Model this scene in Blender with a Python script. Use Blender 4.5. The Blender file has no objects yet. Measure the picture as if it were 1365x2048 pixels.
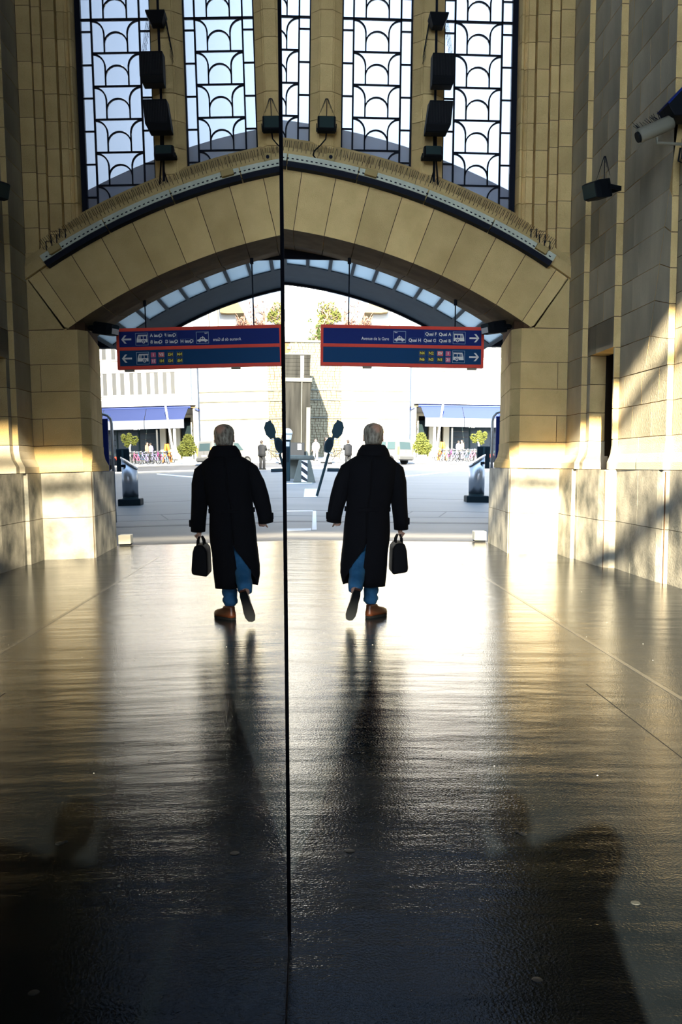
import bpy, bmesh, math, random
from mathutils import Vector, Matrix
random.seed(7)
S = bpy.context.scene
COL = S.collection
PI = math.pi

# ------------------------------------------------------------ camera
F, CX, CY, EYE = 2000.0, 682.5, 1024.0, 1.40      # focal length / centre in px of 1365x2048, eye height
fw = Vector(((607-CX)/F, (931-CY)/F, 1)).normalized()     # hall axis seen from the camera
up = Vector((.0113, -1, 0)); up = (up - fw*up.dot(fw)).normalized()
rt = fw.cross(up)
M3 = Matrix((rt, fw, up))                           # camera coords (x right, y down, z fwd) -> world
cam = bpy.data.cameras.new('camera'); camo = bpy.data.objects.new('camera', cam); COL.objects.link(camo)
cam.sensor_fit = 'VERTICAL'; cam.sensor_height = 36.0; cam.sensor_width = 24.0
cam.lens = F/2048*36.0
cam.clip_start = .005; cam.clip_end = 600
R4 = (M3 @ Matrix(((1,0,0),(0,-1,0),(0,0,-1)))).to_4x4()
R4.translation = Vector((0, 0, EYE)); camo.matrix_world = R4
S.camera = camo
CAMP = Vector((0, 0, EYE))
def ray(x, y): return M3 @ Vector(((x-CX)/F, (y-CY)/F, 1))
def at(x, y, Y):
    v = ray(x, y); return CAMP + v*(Y/v.y)
SLOPE, Y0S = .03, 19.0                               # the square outside rises gently from Y0S on
def gz(Y): return max(0, (Y-Y0S)*SLOPE)
def street(x, y):                                    # point on the sloping square under a pixel
    v = ray(x, y); return CAMP + v*((EYE+SLOPE*Y0S)/(SLOPE*v.y-v.z))

# ------------------------------------------------------------ sky, sun, exposure
W = bpy.data.worlds.new('world'); S.world = W; W.use_nodes = True
n = W.node_tree.nodes; l = W.node_tree.links; n.clear()
wo = n.new('ShaderNodeOutputWorld'); bg = n.new('ShaderNodeBackground'); tc = n.new('ShaderNodeTexCoord')
sp = n.new('ShaderNodeSeparateXYZ'); mr = n.new('ShaderNodeMapRange'); rp = n.new('ShaderNodeValToRGB')
l.new(tc.outputs['Generated'], sp.inputs[0]); l.new(sp.outputs['Z'], mr.inputs[0])
mr.inputs[1].default_value = -.05; mr.inputs[2].default_value = 1
l.new(mr.outputs[0], rp.inputs[0]); l.new(rp.outputs[0], bg.inputs[0]); l.new(bg.outputs[0], wo.inputs[0])
rp.color_ramp.elements[0].color = (.74, .88, 1.04, 1); rp.color_ramp.elements[1].color = (.36, .6, 1, 1)
# brighter towards the low sun behind the lens, dimmer towards the far side of the square
dv = n.new('ShaderNodeVectorMath'); dv.operation = 'DOT_PRODUCT'; l.new(tc.outputs['Generated'], dv.inputs[0])
dv.inputs[1].default_value = Vector((-.16, -1, .40)).normalized()
m2_ = n.new('ShaderNodeMapRange'); l.new(dv.outputs['Value'], m2_.inputs[0]); m2_.inputs[1].default_value = -1
pw = n.new('ShaderNodeMath'); pw.operation = 'POWER'; l.new(m2_.outputs[0], pw.inputs[0]); pw.inputs[1].default_value = 7
ma = n.new('ShaderNodeMath'); ma.operation = 'MULTIPLY_ADD'; l.new(pw.outputs[0], ma.inputs[0]); ma.inputs[1].default_value = 9; ma.inputs[2].default_value = 1.12
l.new(ma.outputs[0], bg.inputs[1])
sun = bpy.data.lights.new('sun', 'SUN'); suno = bpy.data.objects.new('sun', sun); COL.objects.link(suno)
sun.energy = 24; sun.color = (1, .86, .62); sun.angle = math.radians(.55)
SD = Vector((.16, 1, -.40)); suno.rotation_euler = SD.to_track_quat('-Z', 'Y').to_euler()
suno.location = (0, -8, 20)
S.view_settings.view_transform = 'Standard'; S.view_settings.look = 'None'
S.view_settings.exposure = 1.0; S.view_settings.gamma = 1; S.view_settings.use_curve_mapping = False
S.cycles.max_bounces = 8; S.cycles.diffuse_bounces = 4; S.cycles.glossy_bounces = 5
S.cycles.transparent_max_bounces = 16; S.cycles.use_denoising = True; S.cycles.sample_clamp_indirect = 8
S.cycles.caustics_reflective = False; S.cycles.caustics_refractive = False

# ------------------------------------------------------------ materials
def mat(name, col, rough=.6, spec=.5, metal=0, var=0, nscale=8, namt=0, ncol=None, bump=0, bscale=60, coat=0, stretch=(1,1,1), sheen=0):
    m = bpy.data.materials.new(name); m.use_nodes = True
    nt = m.node_tree; b = nt.nodes['Principled BSDF']; L = nt.links
    b.inputs['Roughness'].default_value = rough; b.inputs['Specular IOR Level'].default_value = spec
    b.inputs['Metallic'].default_value = metal; b.inputs['Coat Weight'].default_value = coat
    if sheen: b.inputs['Sheen Weight'].default_value = sheen
    c = (*col, 1); b.inputs['Base Color'].default_value = c
    out = None
    if namt or bump:
        t = nt.nodes.new('ShaderNodeTexCoord'); mp = nt.nodes.new('ShaderNodeMapping'); mp.inputs['Scale'].default_value = stretch
        L.new(t.outputs['Object'], mp.inputs[0])
    if namt:
        tx = nt.nodes.new('ShaderNodeTexNoise'); tx.inputs['Scale'].default_value = nscale; tx.inputs['Detail'].default_value = 6
        L.new(mp.outputs[0], tx.inputs['Vector'])
        r = nt.nodes.new('ShaderNodeMapRange'); r.inputs[1].default_value = .35; r.inputs[2].default_value = .68
        r.inputs[4].default_value = namt; L.new(tx.outputs['Fac'], r.inputs[0])
        mx = nt.nodes.new('ShaderNodeMix'); mx.data_type = 'RGBA'; mx.inputs[6].default_value = c
        mx.inputs[7].default_value = (*(ncol or [x*.45 for x in col]), 1)
        L.new(r.outputs[0], mx.inputs[0]); out = mx.outputs[2]
    if var:
        oi = nt.nodes.new('ShaderNodeObjectInfo'); r2 = nt.nodes.new('ShaderNodeMapRange')
        r2.inputs[3].default_value = 1-var; r2.inputs[4].default_value = 1+var; L.new(oi.outputs['Random'], r2.inputs[0])
        hs = nt.nodes.new('ShaderNodeHueSaturation'); hs.inputs['Color'].default_value = c
        if out: L.new(out, hs.inputs['Color'])
        L.new(r2.outputs[0], hs.inputs['Value']); out = hs.outputs[0]
    if out: L.new(out, b.inputs['Base Color'])
    if bump:
        bt = nt.nodes.new('ShaderNodeTexNoise'); bt.inputs['Scale'].default_value = bscale; bt.inputs['Detail'].default_value = 4
        L.new(mp.outputs[0], bt.inputs['Vector'])
        bp = nt.nodes.new('ShaderNodeBump'); bp.inputs['Strength'].default_value = bump; bp.inputs['Distance'].default_value = .02
        L.new(bt.outputs['Fac'], bp.inputs['Height']); L.new(bp.outputs[0], b.inputs['Normal'])
    return m
M = {}
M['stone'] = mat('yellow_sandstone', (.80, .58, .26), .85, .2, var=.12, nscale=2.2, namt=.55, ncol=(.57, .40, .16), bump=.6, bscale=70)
M['wstone'] = mat('shade_grey_weathered_sandstone', (.56, .51, .385), .85, .15, var=.14, nscale=1.6, namt=.8, ncol=(.33, .305, .235), bump=.5, bscale=70, stretch=(1, 1, .4))  # greyer copy of the sandstone: side-wall shade put into the colour, plus grime
M['pstone'] = mat('pale_plinth_stone', (.70, .63, .47), .85, .15, nscale=2, namt=.5, ncol=(.5, .44, .32), bump=.4, bscale=70)
M['base'] = mat('grey_limestone', (.5, .47, .38), .6, .35, var=.06, nscale=2.0, namt=1, ncol=(.07, .075, .065), bump=.25, bscale=30)
M['mortar'] = mat('dark_mortar', (.10, .055, .03), .9, .1)
M['dstone'] = mat('shade_brown_soffit_stone', (.17, .125, .07), .9, .15, var=.1, nscale=3, namt=.6, bump=.2)  # brown darkened so that the colour carries the shade under the arch
M['plaster'] = mat('grey_plaster', (.34, .31, .25), .9, .1, nscale=2, namt=.3)
M['iron'] = mat('blue_black_iron', (.006, .009, .018), .6, .08)
M['black'] = mat('black_plastic', (.004, .006, .009), .6, .1)
M['cable'] = mat('black_rubber', (.005, .005, .006), .7, .1)
M['tray'] = mat('pale_green_metal', (.6, .63, .5), .5, .4, nscale=6, namt=.3)
M['steel'] = mat('brushed_steel', (.42, .44, .47), .33, .5, 1, nscale=3, namt=.2)
M['white'] = mat('white_paint', (.8, .8, .78), .5, .4)
M['red'] = mat('red_enamel', (.85, .085, .055), .6, .15)
M['blue'] = mat('navy_enamel', (.008, .022, .16), .6, .12)
M['blue2'] = mat('teal_navy_enamel', (.004, .05, .15), .6, .12)
M['ltxt'] = mat('white_print', (.85, .85, .8), .5, .3)
M['ytxt'] = mat('yellow_print', (.8, .7, .05), .5, .3)
M['pinkp'] = mat('pink_print', (.62, .1, .2), .5, .3); M['salmon'] = mat('salmon_print', (.7, .13, .12), .5, .3)
M['frame_l'] = mat('pale_blue_print', (.3, .45, .55), .5, .3); M['frame_d'] = mat('mid_blue_print', (.03, .1, .3), .5, .3)
M['black_p'] = mat('black_print', (.01, .012, .014), .5, .3)

# floor: dark worn asphalt, slightly polished
m = mat('polished_asphalt', (.0055, .0075, .0095), .3, .5, nscale=5, namt=.7, ncol=(.003, .0045, .006)); M['floor'] = m
nt = m.node_tree; b = nt.nodes['Principled BSDF']; L = nt.links
tcn = nt.nodes.new('ShaderNodeTexCoord')
def noise(scale, detail=3, st=(1, 1, 1)):
    mp = nt.nodes.new('ShaderNodeMapping'); mp.inputs['Scale'].default_value = st; L.new(tcn.outputs['Object'], mp.inputs[0])
    t = nt.nodes.new('ShaderNodeTexNoise'); t.inputs['Scale'].default_value = scale; t.inputs['Detail'].default_value = detail
    L.new(mp.outputs[0], t.inputs['Vector']); return t
nA = noise(95, 2); nB = noise(2.2, 4, (.45, 1.6, 1)); nC = noise(1.1, 5, (.6, 1, 1))
b1 = nt.nodes.new('ShaderNodeBump'); b1.inputs['Strength'].default_value = .3; b1.inputs['Distance'].default_value = .004
b2 = nt.nodes.new('ShaderNodeBump'); b2.inputs['Strength'].default_value = .3; b2.inputs['Distance'].default_value = .03
L.new(nA.outputs['Fac'], b1.inputs['Height']); L.new(nB.outputs['Fac'], b2.inputs['Height']); L.new(b2.outputs[0], b1.inputs['Normal'])
L.new(b1.outputs[0], b.inputs['Normal'])
b.inputs['IOR'].default_value = 1.2; b.inputs['Specular Tint'].default_value = (.15, .5, 1, 1)
rr = nt.nodes.new('ShaderNodeMapRange'); rr.inputs[1].default_value = .35; rr.inputs[2].default_value = .65
rr.inputs[3].default_value = .08; rr.inputs[4].default_value = .17; L.new(nC.outputs['Fac'], rr.inputs[0]); L.new(rr.outputs[0], b.inputs['Roughness'])

# dark mirror glass of the partition, with smears
m = mat('black_mirror_glass', (.002, .004, .005), 0, .5); M['mirror'] = m
nt = m.node_tree; b = nt.nodes['Principled BSDF']; L = nt.links; b.inputs['IOR'].default_value = 2.0
tcn = nt.nodes.new('ShaderNodeTexCoord')
nW = noise(2.5, 1); bW = nt.nodes.new('ShaderNodeBump'); bW.inputs['Strength'].default_value = .02; bW.inputs['Distance'].default_value = .004
L.new(nW.outputs['Fac'], bW.inputs['Height']); L.new(bW.outputs[0], b.inputs['Normal'])

# a wiped horizontal streak and a few greasy smudges, greenish and rusty, on the pane
sx = nt.nodes.new('ShaderNodeSeparateXYZ'); L.new(tcn.outputs['Object'], sx.inputs[0])
def fmath(op, a, b_=None):
    q = nt.nodes.new('ShaderNodeMath'); q.operation = op; q.use_clamp = False
    for i, v in enumerate((a, b_)):
        if v is None: continue
        if isinstance(v, (int, float)): q.inputs[i].default_value = v
        else: L.new(v, q.inputs[i])
    return q.outputs[0]
dz = fmath('ABSOLUTE', fmath('SUBTRACT', sx.outputs['Z'], 1.185))
band = nt.nodes.new('ShaderNodeMapRange'); band.interpolation_type = 'SMOOTHSTEP'; L.new(dz, band.inputs[0]); band.inputs[1].default_value = .006; band.inputs[2].default_value = .019; band.inputs[3].default_value = 1; band.inputs[4].default_value = 0
fade = nt.nodes.new('ShaderNodeMapRange'); L.new(sx.outputs['Y'], fade.inputs[0]); fade.inputs[1].default_value = .35; fade.inputs[2].default_value = 1.3; fade.inputs[3].default_value = 1; fade.inputs[4].default_value = 0
streak = fmath('MULTIPLY', band.outputs[0], fade.outputs[0])
nS = noise(7, 2); sm = nt.nodes.new('ShaderNodeMapRange'); L.new(nS.outputs['Fac'], sm.inputs[0]); sm.inputs[1].default_value = .54; sm.inputs[2].default_value = .7
c1_ = nt.nodes.new('ShaderNodeMix'); c1_.data_type = 'RGBA'; c1_.inputs[6].default_value = (.002, .004, .005, 1); c1_.inputs[7].default_value = (.05, .028, .014, 1); L.new(sm.outputs[0], c1_.inputs[0])
c2_ = nt.nodes.new('ShaderNodeMix'); c2_.data_type = 'RGBA'; L.new(c1_.outputs[2], c2_.inputs[6]); c2_.inputs[7].default_value = (.07, .1, .07, 1); L.new(streak, c2_.inputs[0]); L.new(c2_.outputs[2], b.inputs['Base Color'])

# clear window glass: mostly see-through, a little gloss and dust
def glass(name, tint, dust, dcol):
    m = bpy.data.materials.new(name); m.use_nodes = True; nt = m.node_tree; nt.nodes.clear(); L = nt.links
    o = nt.nodes.new('ShaderNodeOutputMaterial'); t = nt.nodes.new('ShaderNodeBsdfTransparent'); t.inputs[0].default_value = (*tint, 1)
    g = nt.nodes.new('ShaderNodeBsdfGlossy'); g.inputs['Roughness'].default_value = .05
    fr = nt.nodes.new('ShaderNodeFresnel'); fr.inputs[0].default_value = 1.45
    mx = nt.nodes.new('ShaderNodeMixShader'); L.new(fr.outputs[0], mx.inputs[0]); L.new(t.outputs[0], mx.inputs[1]); L.new(g.outputs[0], mx.inputs[2])
    d = nt.nodes.new('ShaderNodeBsdfTranslucent'); d.inputs[0].default_value = (*dcol, 1)
    m2 = nt.nodes.new('ShaderNodeMixShader'); m2.inputs[0].default_value = dust
    L.new(mx.outputs[0], m2.inputs[1]); L.new(d.outputs[0], m2.inputs[2]); L.new(m2.outputs[0], o.inputs[0]); return m
M['glass'] = glass('window_glass', (.97, .98, 1), .12, (.8, .85, 1))
M['frost'] = glass('frosted_canopy_glass', (.9, .95, 1), .85, (.72, .75, .72))
M['carglass'] = mat('car_glass', (.03, .05, .05), .1, .6)

# ------------------------------------------------------------ mesh helpers
class MB:
    def __init__(s): s.v = []; s.f = []
    def add(s, vs, fs):
        o = len(s.v); s.v += [tuple(p) for p in vs]; s.f += [tuple(i+o for i in q) for q in fs]; return s
    def box(s, x0, x1, y0, y1, z0, z1):
        return s.add([(x0,y0,z0),(x1,y0,z0),(x1,y1,z0),(x0,y1,z0),(x0,y0,z1),(x1,y0,z1),(x1,y1,z1),(x0,y1,z1)],
                     [(0,3,2,1),(4,5,6,7),(0,1,5,4),(1,2,6,5),(2,3,7,6),(3,0,4,7)])
    def loft(s, rings, cap=True, closed=True):
        k = len(rings[0]); vs = [p for r in rings for p in r]; fs = []
        for a in range(len(rings)-1):
            for i in range(k if closed else k-1):
                j = (i+1) % k; fs.append((a*k+i, a*k+j, (a+1)*k+j, (a+1)*k+i))
        if cap and closed: fs += [tuple(range(k-1, -1, -1)), tuple((len(rings)-1)*k+i for i in range(k))]
        return s.add(vs, fs)
    def prism(s, poly, z0, z1, poly2=None):          # plan polygon extruded in z
        return s.loft([[(x, y, z0) for x, y in poly], [(x, y, z1) for x, y in (poly2 or poly)]])
    def prism_y(s, poly, y0, y1):                     # elevation polygon (x, z) extruded in y
        return s.loft([[(x, y0, z) for x, z in poly], [(x, y1, z) for x, z in poly]])
    def prism_x(s, poly, x0, x1):                     # side polygon (y, z) extruded in x
        return s.loft([[(x0, y, z) for y, z in poly], [(x1, y, z) for y, z in poly]])
    def tube(s, pts, r, k=8, cap=True):
        pts = [Vector(p) for p in pts]; N = len(pts); rings = []; ref = None
        for i, p in enumerate(pts):
            d = (pts[min(i+1, N-1)]-pts[max(i-1, 0)]).normalized()
            if ref is None: ref = Vector((0, 0, 1)) if abs(d.z) < .9 else Vector((1, 0, 0))
            a = (ref - d*ref.dot(d)).normalized(); ref = a; b = d.cross(a)
            ri = r[i] if isinstance(r, (list, tuple)) else r
            rings.append([p + (a*math.cos(2*PI*q/k)+b*math.sin(2*PI*q/k))*ri for q in range(k)])
        return s.loft(rings, cap)
    def lathe(s, prof, c=(0, 0, 0), k=24):             # prof = [(r, z)...]
        return s.loft([[(c[0]+r*math.cos(2*PI*q/k), c[1]+r*math.sin(2*PI*q/k), c[2]+z) for q in range(k)] for r, z in prof])
    def disc_y(s, c, r, t, k=20):                     # short cylinder whose axis is y
        return s.loft([[(c[0]+r*math.cos(2*PI*q/k), c[1]+dy, c[2]+r*math.sin(2*PI*q/k)) for q in range(k)] for dy in (-t/2, t/2)])
    def xf(s, m): s.v = [tuple(m @ Vector(p)) for p in s.v]; return s
    def mesh(s, name):
        me = bpy.data.meshes.new(name); me.from_pydata(s.v, [], s.f)
        bm = bmesh.new(); bm.from_mesh(me); bmesh.ops.recalc_face_normals(bm, faces=bm.faces); bm.to_mesh(me); bm.free()
        return me
    def build(s, name, m, parent=None, smooth=False, loc=None):
        me = s.mesh(name); me.materials.append(M[m] if isinstance(m, str) else m)
        if smooth: me.polygons.foreach_set('use_smooth', [True]*len(me.polygons))
        return link(name, me, parent, loc)
def link(name, me, parent=None, loc=None):
    o = bpy.data.objects.new(name, me); COL.objects.link(o)
    if loc is not None: o.location = loc
    if parent: o.parent = parent
    return o
def soft(o, w=.01, seg=2, ang=35):
    b = o.modifiers.new('bevel', 'BEVEL'); b.width = w; b.segments = seg; b.limit_method = 'ANGLE'; b.angle_limit = math.radians(ang); return o
def tag(o, label, cat, group=None, kind=None):
    o['label'] = label; o['category'] = cat
    if group: o['group'] = group
    if kind: o['kind'] = kind
    return o
def thing(name, label, cat, loc=(0, 0, 0), rz=0, group=None):
    o = bpy.data.objects.new(name, None); COL.objects.link(o); o.location = loc; o.rotation_euler = (0, 0, rz)
    o.empty_display_size = .1
    return tag(o, label, cat, group)
def struct(name, mb, m, parent=None):
    o = mb.build(name, m, parent)
    if not parent: o['kind'] = 'structure'
    return o
def copy_tree(o, parent=None):
    c = o.copy(); COL.objects.link(c)
    if parent: c.parent = parent
    for ch in list(o.children): copy_tree(ch, c)
    return c
_bx = {}
def stone_box(parent, x0, x1, y0, y1, z0, z1, m='stone', g=.005, name='stone'):
    """one ashlar: a box with a joint round it, its mesh shared with alike stones"""
    d = (round(x1-x0, 3), round(y1-y0, 3), round(z1-z0, 3), m)
    if d not in _bx:
        hx, hy, hz = d[0]/2, d[1]/2, d[2]/2
        me = MB().box(-hx+g, hx-g, -hy+g, hy-g, -hz+g, hz-g).mesh(name); me.materials.append(M[m]); _bx[d] = me
    return link(name, _bx[d], parent, ((x0+x1)/2, (y0+y1)/2, (z0+z1)/2))
# ============================================================ THE HALL
C0x, C0z = -1.45, -3.95                    # centre of the big segmental arch
YF = 16.24                                 # face of the arch wall
YB = 18.63                                 # outer face of the arch wall
RI, RX = 9.20, 10.19                       # intrados, extrados
RS = 10.75                                 # window sill curve
CH = .433                                  # course height above the base
def cz(k): return 1.40 + CH*k
def rad(a, r): return (C0x+r*math.sin(a), C0z+r*math.cos(a))
D = math.radians

floor = struct('floor', MB().box(-8, 6.5, -19, 18.7, -.3, 0), 'floor')
M['strip'] = mat('worn_pale_strip', (.05, .05, .046), .25, .12, nscale=20, namt=.5)
MB().box(2.32, 2.355, 1.5, 16, -.01, .0015).build('joint_strip', 'strip', floor)
M['joint'] = mat('dark_joint', (.006, .006, .006), .8, .2)
MB().box(1.86, 1.865, 1.5, 6.4, -.01, .001).build('joint_strip', 'joint', floor)
# chewing gum and specks trodden into the floor
M['gum'] = mat('trodden_gum', (.022, .025, .024), .6, .3); M['speck'] = mat('paper_scrap', (.35, .34, .31), .8, .2)
gumv = MB()
for (px_, py_, r) in ((1046,1668,.017),(1272,1806,.016),(700,1702,.019),(1075,1960,.016),(1035,1665,.01)):
    v = ray(px_, py_); p = CAMP+v*(-EYE/v.z)
    gumv.lathe([(r, 0), (r*.9, .002), (0.001, .003)], (p.x, p.y, 0), 10)
gumv.build('gum_spots', 'gum', floor)['kind'] = 'stuff'
sp_ = MB()
for _ in range(45):
    x, y = random.uniform(.1, 4), random.uniform(2.6, 15); r = random.uniform(.002, .006)
    sp_.lathe([(r, 0), (r*.6, .002)], (x, y, 0), 5)
sp_.build('paper_scraps', 'speck', floor)['kind'] = 'stuff'

# ---- arch wall: mortar core + stones
core = MB()
def ring(mb, r0, r1, y0, y1, a0, a1, n=40):
    rs = []
    for i in range(n+1):
        a = a0+(a1-a0)*i/n; (xa, za), (xb, zb) = rad(a, r0), rad(a, r1)
        rs.append([(xa, y0, za), (xb, y0, zb), (xb, y1, zb), (xa, y1, za)])
    return mb.loft(rs)
ring(core, RI+.15, RS-.02, YF+.4, 17.9, D(-34.3), D(34.3))
ring(core, RI+.012, RX-.012, YF+.012, YF+.5, D(-34), D(34))
ring(core, RX-.05, 10.9, 17.75, YB, D(-40), D(40))
for s in (1, -1):
    def X(x): return C0x + s*(x-C0x)
    core.prism([(X(a), b) for a, b in ((5.6, YF+.012), (3.56, YF+.02), (3.45, 16.5), (3.69, YB), (5.6, YB))], 1.38, 4.6)
    core.prism([(X(a), b) for a, b in ((4.18, YF-.008), (3.39, YF+.03), (3.5, YB), (5.6, YB), (5.6, YF-.008))], 0, 1.39)
    core.prism([(X(a), b) for a, b in ((4.28, YF+.012), (4.07, YF+.012), (4.07, 16.31), (3.93, 16.31), (3.93, 16.41), (3.73, 16.41), (3.73, 16.6), (3.53, 16.62), (3.49, 16.75), (3.47, 17.1), (5.6, 17.1), (5.6, YF+.012))], 4.2, 12)
core.box(-12, 9, YF+.3, 17.2, 11.5, 17)
wall_front = struct('wall_front', core, 'mortar')
M['parapet'] = mat('blue_grey_parapet', (.5, .55, .62), .9, .1)
pp_ = MB(); ring(pp_, 10.8, 11.63, 18.42, YB-.01, D(-40), D(40)); pp_.build('outer_parapet', 'parapet', wall_front)
# voussoirs
vb = [7.8+3.12*k for k in range(-14, 9)]
vb = [-34.2] + [a for a in vb if -33 < a < 33] + [34.2]
for i in range(len(vb)-1):
    e = .0006
    a0, a1 = D(vb[i])+e, D(vb[i+1])-e; am = (a0+a1)/2
    m_ = MB(); poly = [rad(a0, RI), rad(am, RI), rad(a1, RI), rad(a1, RX), rad(am, RX), rad(a0, RX)]
    m_.prism_y(poly, YF, YF+1.15-.006); o = m_.build('voussoir', 'stone', wall_front)
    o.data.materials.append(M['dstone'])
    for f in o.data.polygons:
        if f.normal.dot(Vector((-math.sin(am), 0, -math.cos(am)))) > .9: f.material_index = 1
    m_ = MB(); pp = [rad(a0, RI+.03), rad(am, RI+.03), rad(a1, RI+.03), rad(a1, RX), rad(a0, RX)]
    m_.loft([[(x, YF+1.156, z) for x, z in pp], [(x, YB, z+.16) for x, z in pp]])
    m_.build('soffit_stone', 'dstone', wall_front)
# ledge above the arch (its stones), sloping back to the window sill
lb = [-35.5+4.45*k for k in range(17)]
for i in range(16):
    a0, a1 = D(lb[i])+.0004, D(lb[i+1])-.0004
    m_ = MB(); rs = []
    for q in range(4):
        a = a0+(a1-a0)*q/3
        rs.append([(rad(a, r)[0], y, rad(a, r)[1]) for r, y in ((RX+.01, 16.6), (RX+.01, 16.17), (10.36, 16.17), (10.48, 16.24), (10.50, 16.3), (RS, 16.62), (RS, 16.9), (10.4, 16.9))])
    m_.loft(rs); m_.build('ledge_stone', 'stone', wall_front)
# right springer pieces and pier stones
def X1(x): return x
def pier_course(z0, z1, s, split=None, m='stone', t=0, plan=None):
    g = .005
    def X(x): return C0x + s*(x-C0x)
    pl = [(4.29, YF), (3.52, YF), (3.40, 16.45), (3.425, 16.66), (4.29, 16.66)]
    def pz(poly, name, mm): MB().prism([(X(a), b) for a, b in poly], z0+g, z1-g).build(name, mm, wall_front)
    if split:
        pz([(4.29, YF), (split+g, YF), (split+g, 16.66), (4.29, 16.66)], 'stone', m); pz([(split-g, YF)]+pl[1:4]+[(split-g, 16.66)], 'stone', m)
    else: pz(pl, 'stone', m)
    pz([(3.426, 16.67), (3.54, 17.6), (4.2, 17.6), (4.2, 16.67)], 'stone', m)
    pz([(3.541, 17.61), (3.665, YB), (4.2, YB), (4.2, 17.61)], 'stone', m)
for s in (1, -1):
    pier_course(cz(1), cz(2), s, 4.13); pier_course(cz(2), cz(3), s); pier_course(cz(3), cz(4), s, 4.13); pier_course(cz(4), 3.68, s)
    def X(x): return C0x + s*(x-C0x)
    MB().prism_y([(X(4.29), 3.69), (X(3.64), 3.69), (X(3.72), 3.72), (X(4.26), 4.49), (X(4.29), 4.52)], YF, 16.7).build('springer', 'stone', wall_front)
    MB().prism_y([(X(4.29), 4.53), (X(4.268), 4.51), (X(4.0), 4.72), (X(4.06), 4.9), (X(4.29), 4.9)], YF, 16.7).build('springer', 'stone', wall_front)
    # flared course on top of the base, then the grey base itself
    g = .005
    fa = ((4.21, 16.19), (3.50, 16.19), (3.385, 16.28), (3.45, 18.0), (4.3, 18.0)); fb = ((4.287, YF), (3.52, YF), (3.40, 16.45), (3.53, 18.0), (4.3, 18.0))
    zz = [1.405, 1.50, 1.53, 1.61, 1.72, cz(1)-g]; tt = [0, 0, .22, .72, 1, 1]
    MB().loft([[(X(a+(c-a)*t), b+(d-b)*t, z) for (a, b), (c, d) in zip(fa, fb)] for z, t in zip(zz, tt)]).build('plinth_stone', 'stone', wall_front)
    for z0, z1 in ((0, .667), (.667, 1.40)):
        MB().prism([(X(a), b) for a, b in ((4.19, 16.225), (3.46, 16.225), (3.40, 16.26), (3.375, 16.32), (3.43, 17.3), (4.19, 17.3))], z0+(g if z0 else 0), z1-.003).build('base_stone', 'base', wall_front)
        MB().prism([(X(a), b) for a, b in ((3.431, 17.31), (3.487, YB), (4.19, YB), (4.19, 17.31))], z0+(g if z0 else 0), z1-.003).build('base_stone', 'base', wall_front)
    # stepped window jamb: four vertical strips of ashlar
    for (x0, x1, y, zs, off) in ((4.062, 4.29, YF, 4.9, .0), (3.922, 4.062, 16.30, 4.75, .0), (3.718, 3.922, 16.40, 4.75, -.02), (3.47, 3.71, 16.52, 5.0, .015)):
        z = zs; k = math.ceil((zs-1.4)/CH+.2)
        while z < 11.5:
            z1 = min(cz(k)+off, 11.6)
            if s > 0:
                if x0 == 3.47:
                    MB().prism([(3.71, y), (3.60, y), (3.595, y+.02), (3.58, y+.02), (3.555, y+.05), (3.52, y), (3.49, y), (3.465, y+.1), (3.465, y+.2), (3.71, y+.2)], z+.005, z1-.005).build('stone', 'stone', wall_front)
                else: stone_box(wall_front, x0, x1, y, y+.2, z, z1)
            z = z1; k += 1
        if s < 0: MB().box(X(x1), X(x0), y, y+.2, zs, 11.6).build('stone', 'stone', wall_front)
# mullions between the six windows
mpoly = [(-.255, 16.86), (-.255, 16.66), (-.215, 16.62), (-.15, 16.56), (-.13, 16.53), (-.105, 16.52), (-.10, 16.5), (.10, 16.5), (.105, 16.52), (.13, 16.53), (.15, 16.56), (.215, 16.62), (.255, 16.66), (.255, 16.86)]
me_m = MB().prism(mpoly, .005, CH-.005).mesh('mullion_stone'); me_m.materials.append(M['stone'])
for cx in (1.98, .30, -1.38, -3.06, -4.74):
    ka = 10 if cx in (1.98,) else 11
    if cx > 0:
        for k in range(ka, 24): link('mullion_stone', me_m, wall_front, (cx, 0, cz(k)))
        MB().box(cx-.24, cx+.24, 16.67, 16.84, 5.6, 11.6).build('mullion_core', 'mortar', wall_front)
    else: MB().prism(mpoly, 5.4, 11.6).build('mullion_stone', 'stone', wall_front).location.x = cx
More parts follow.
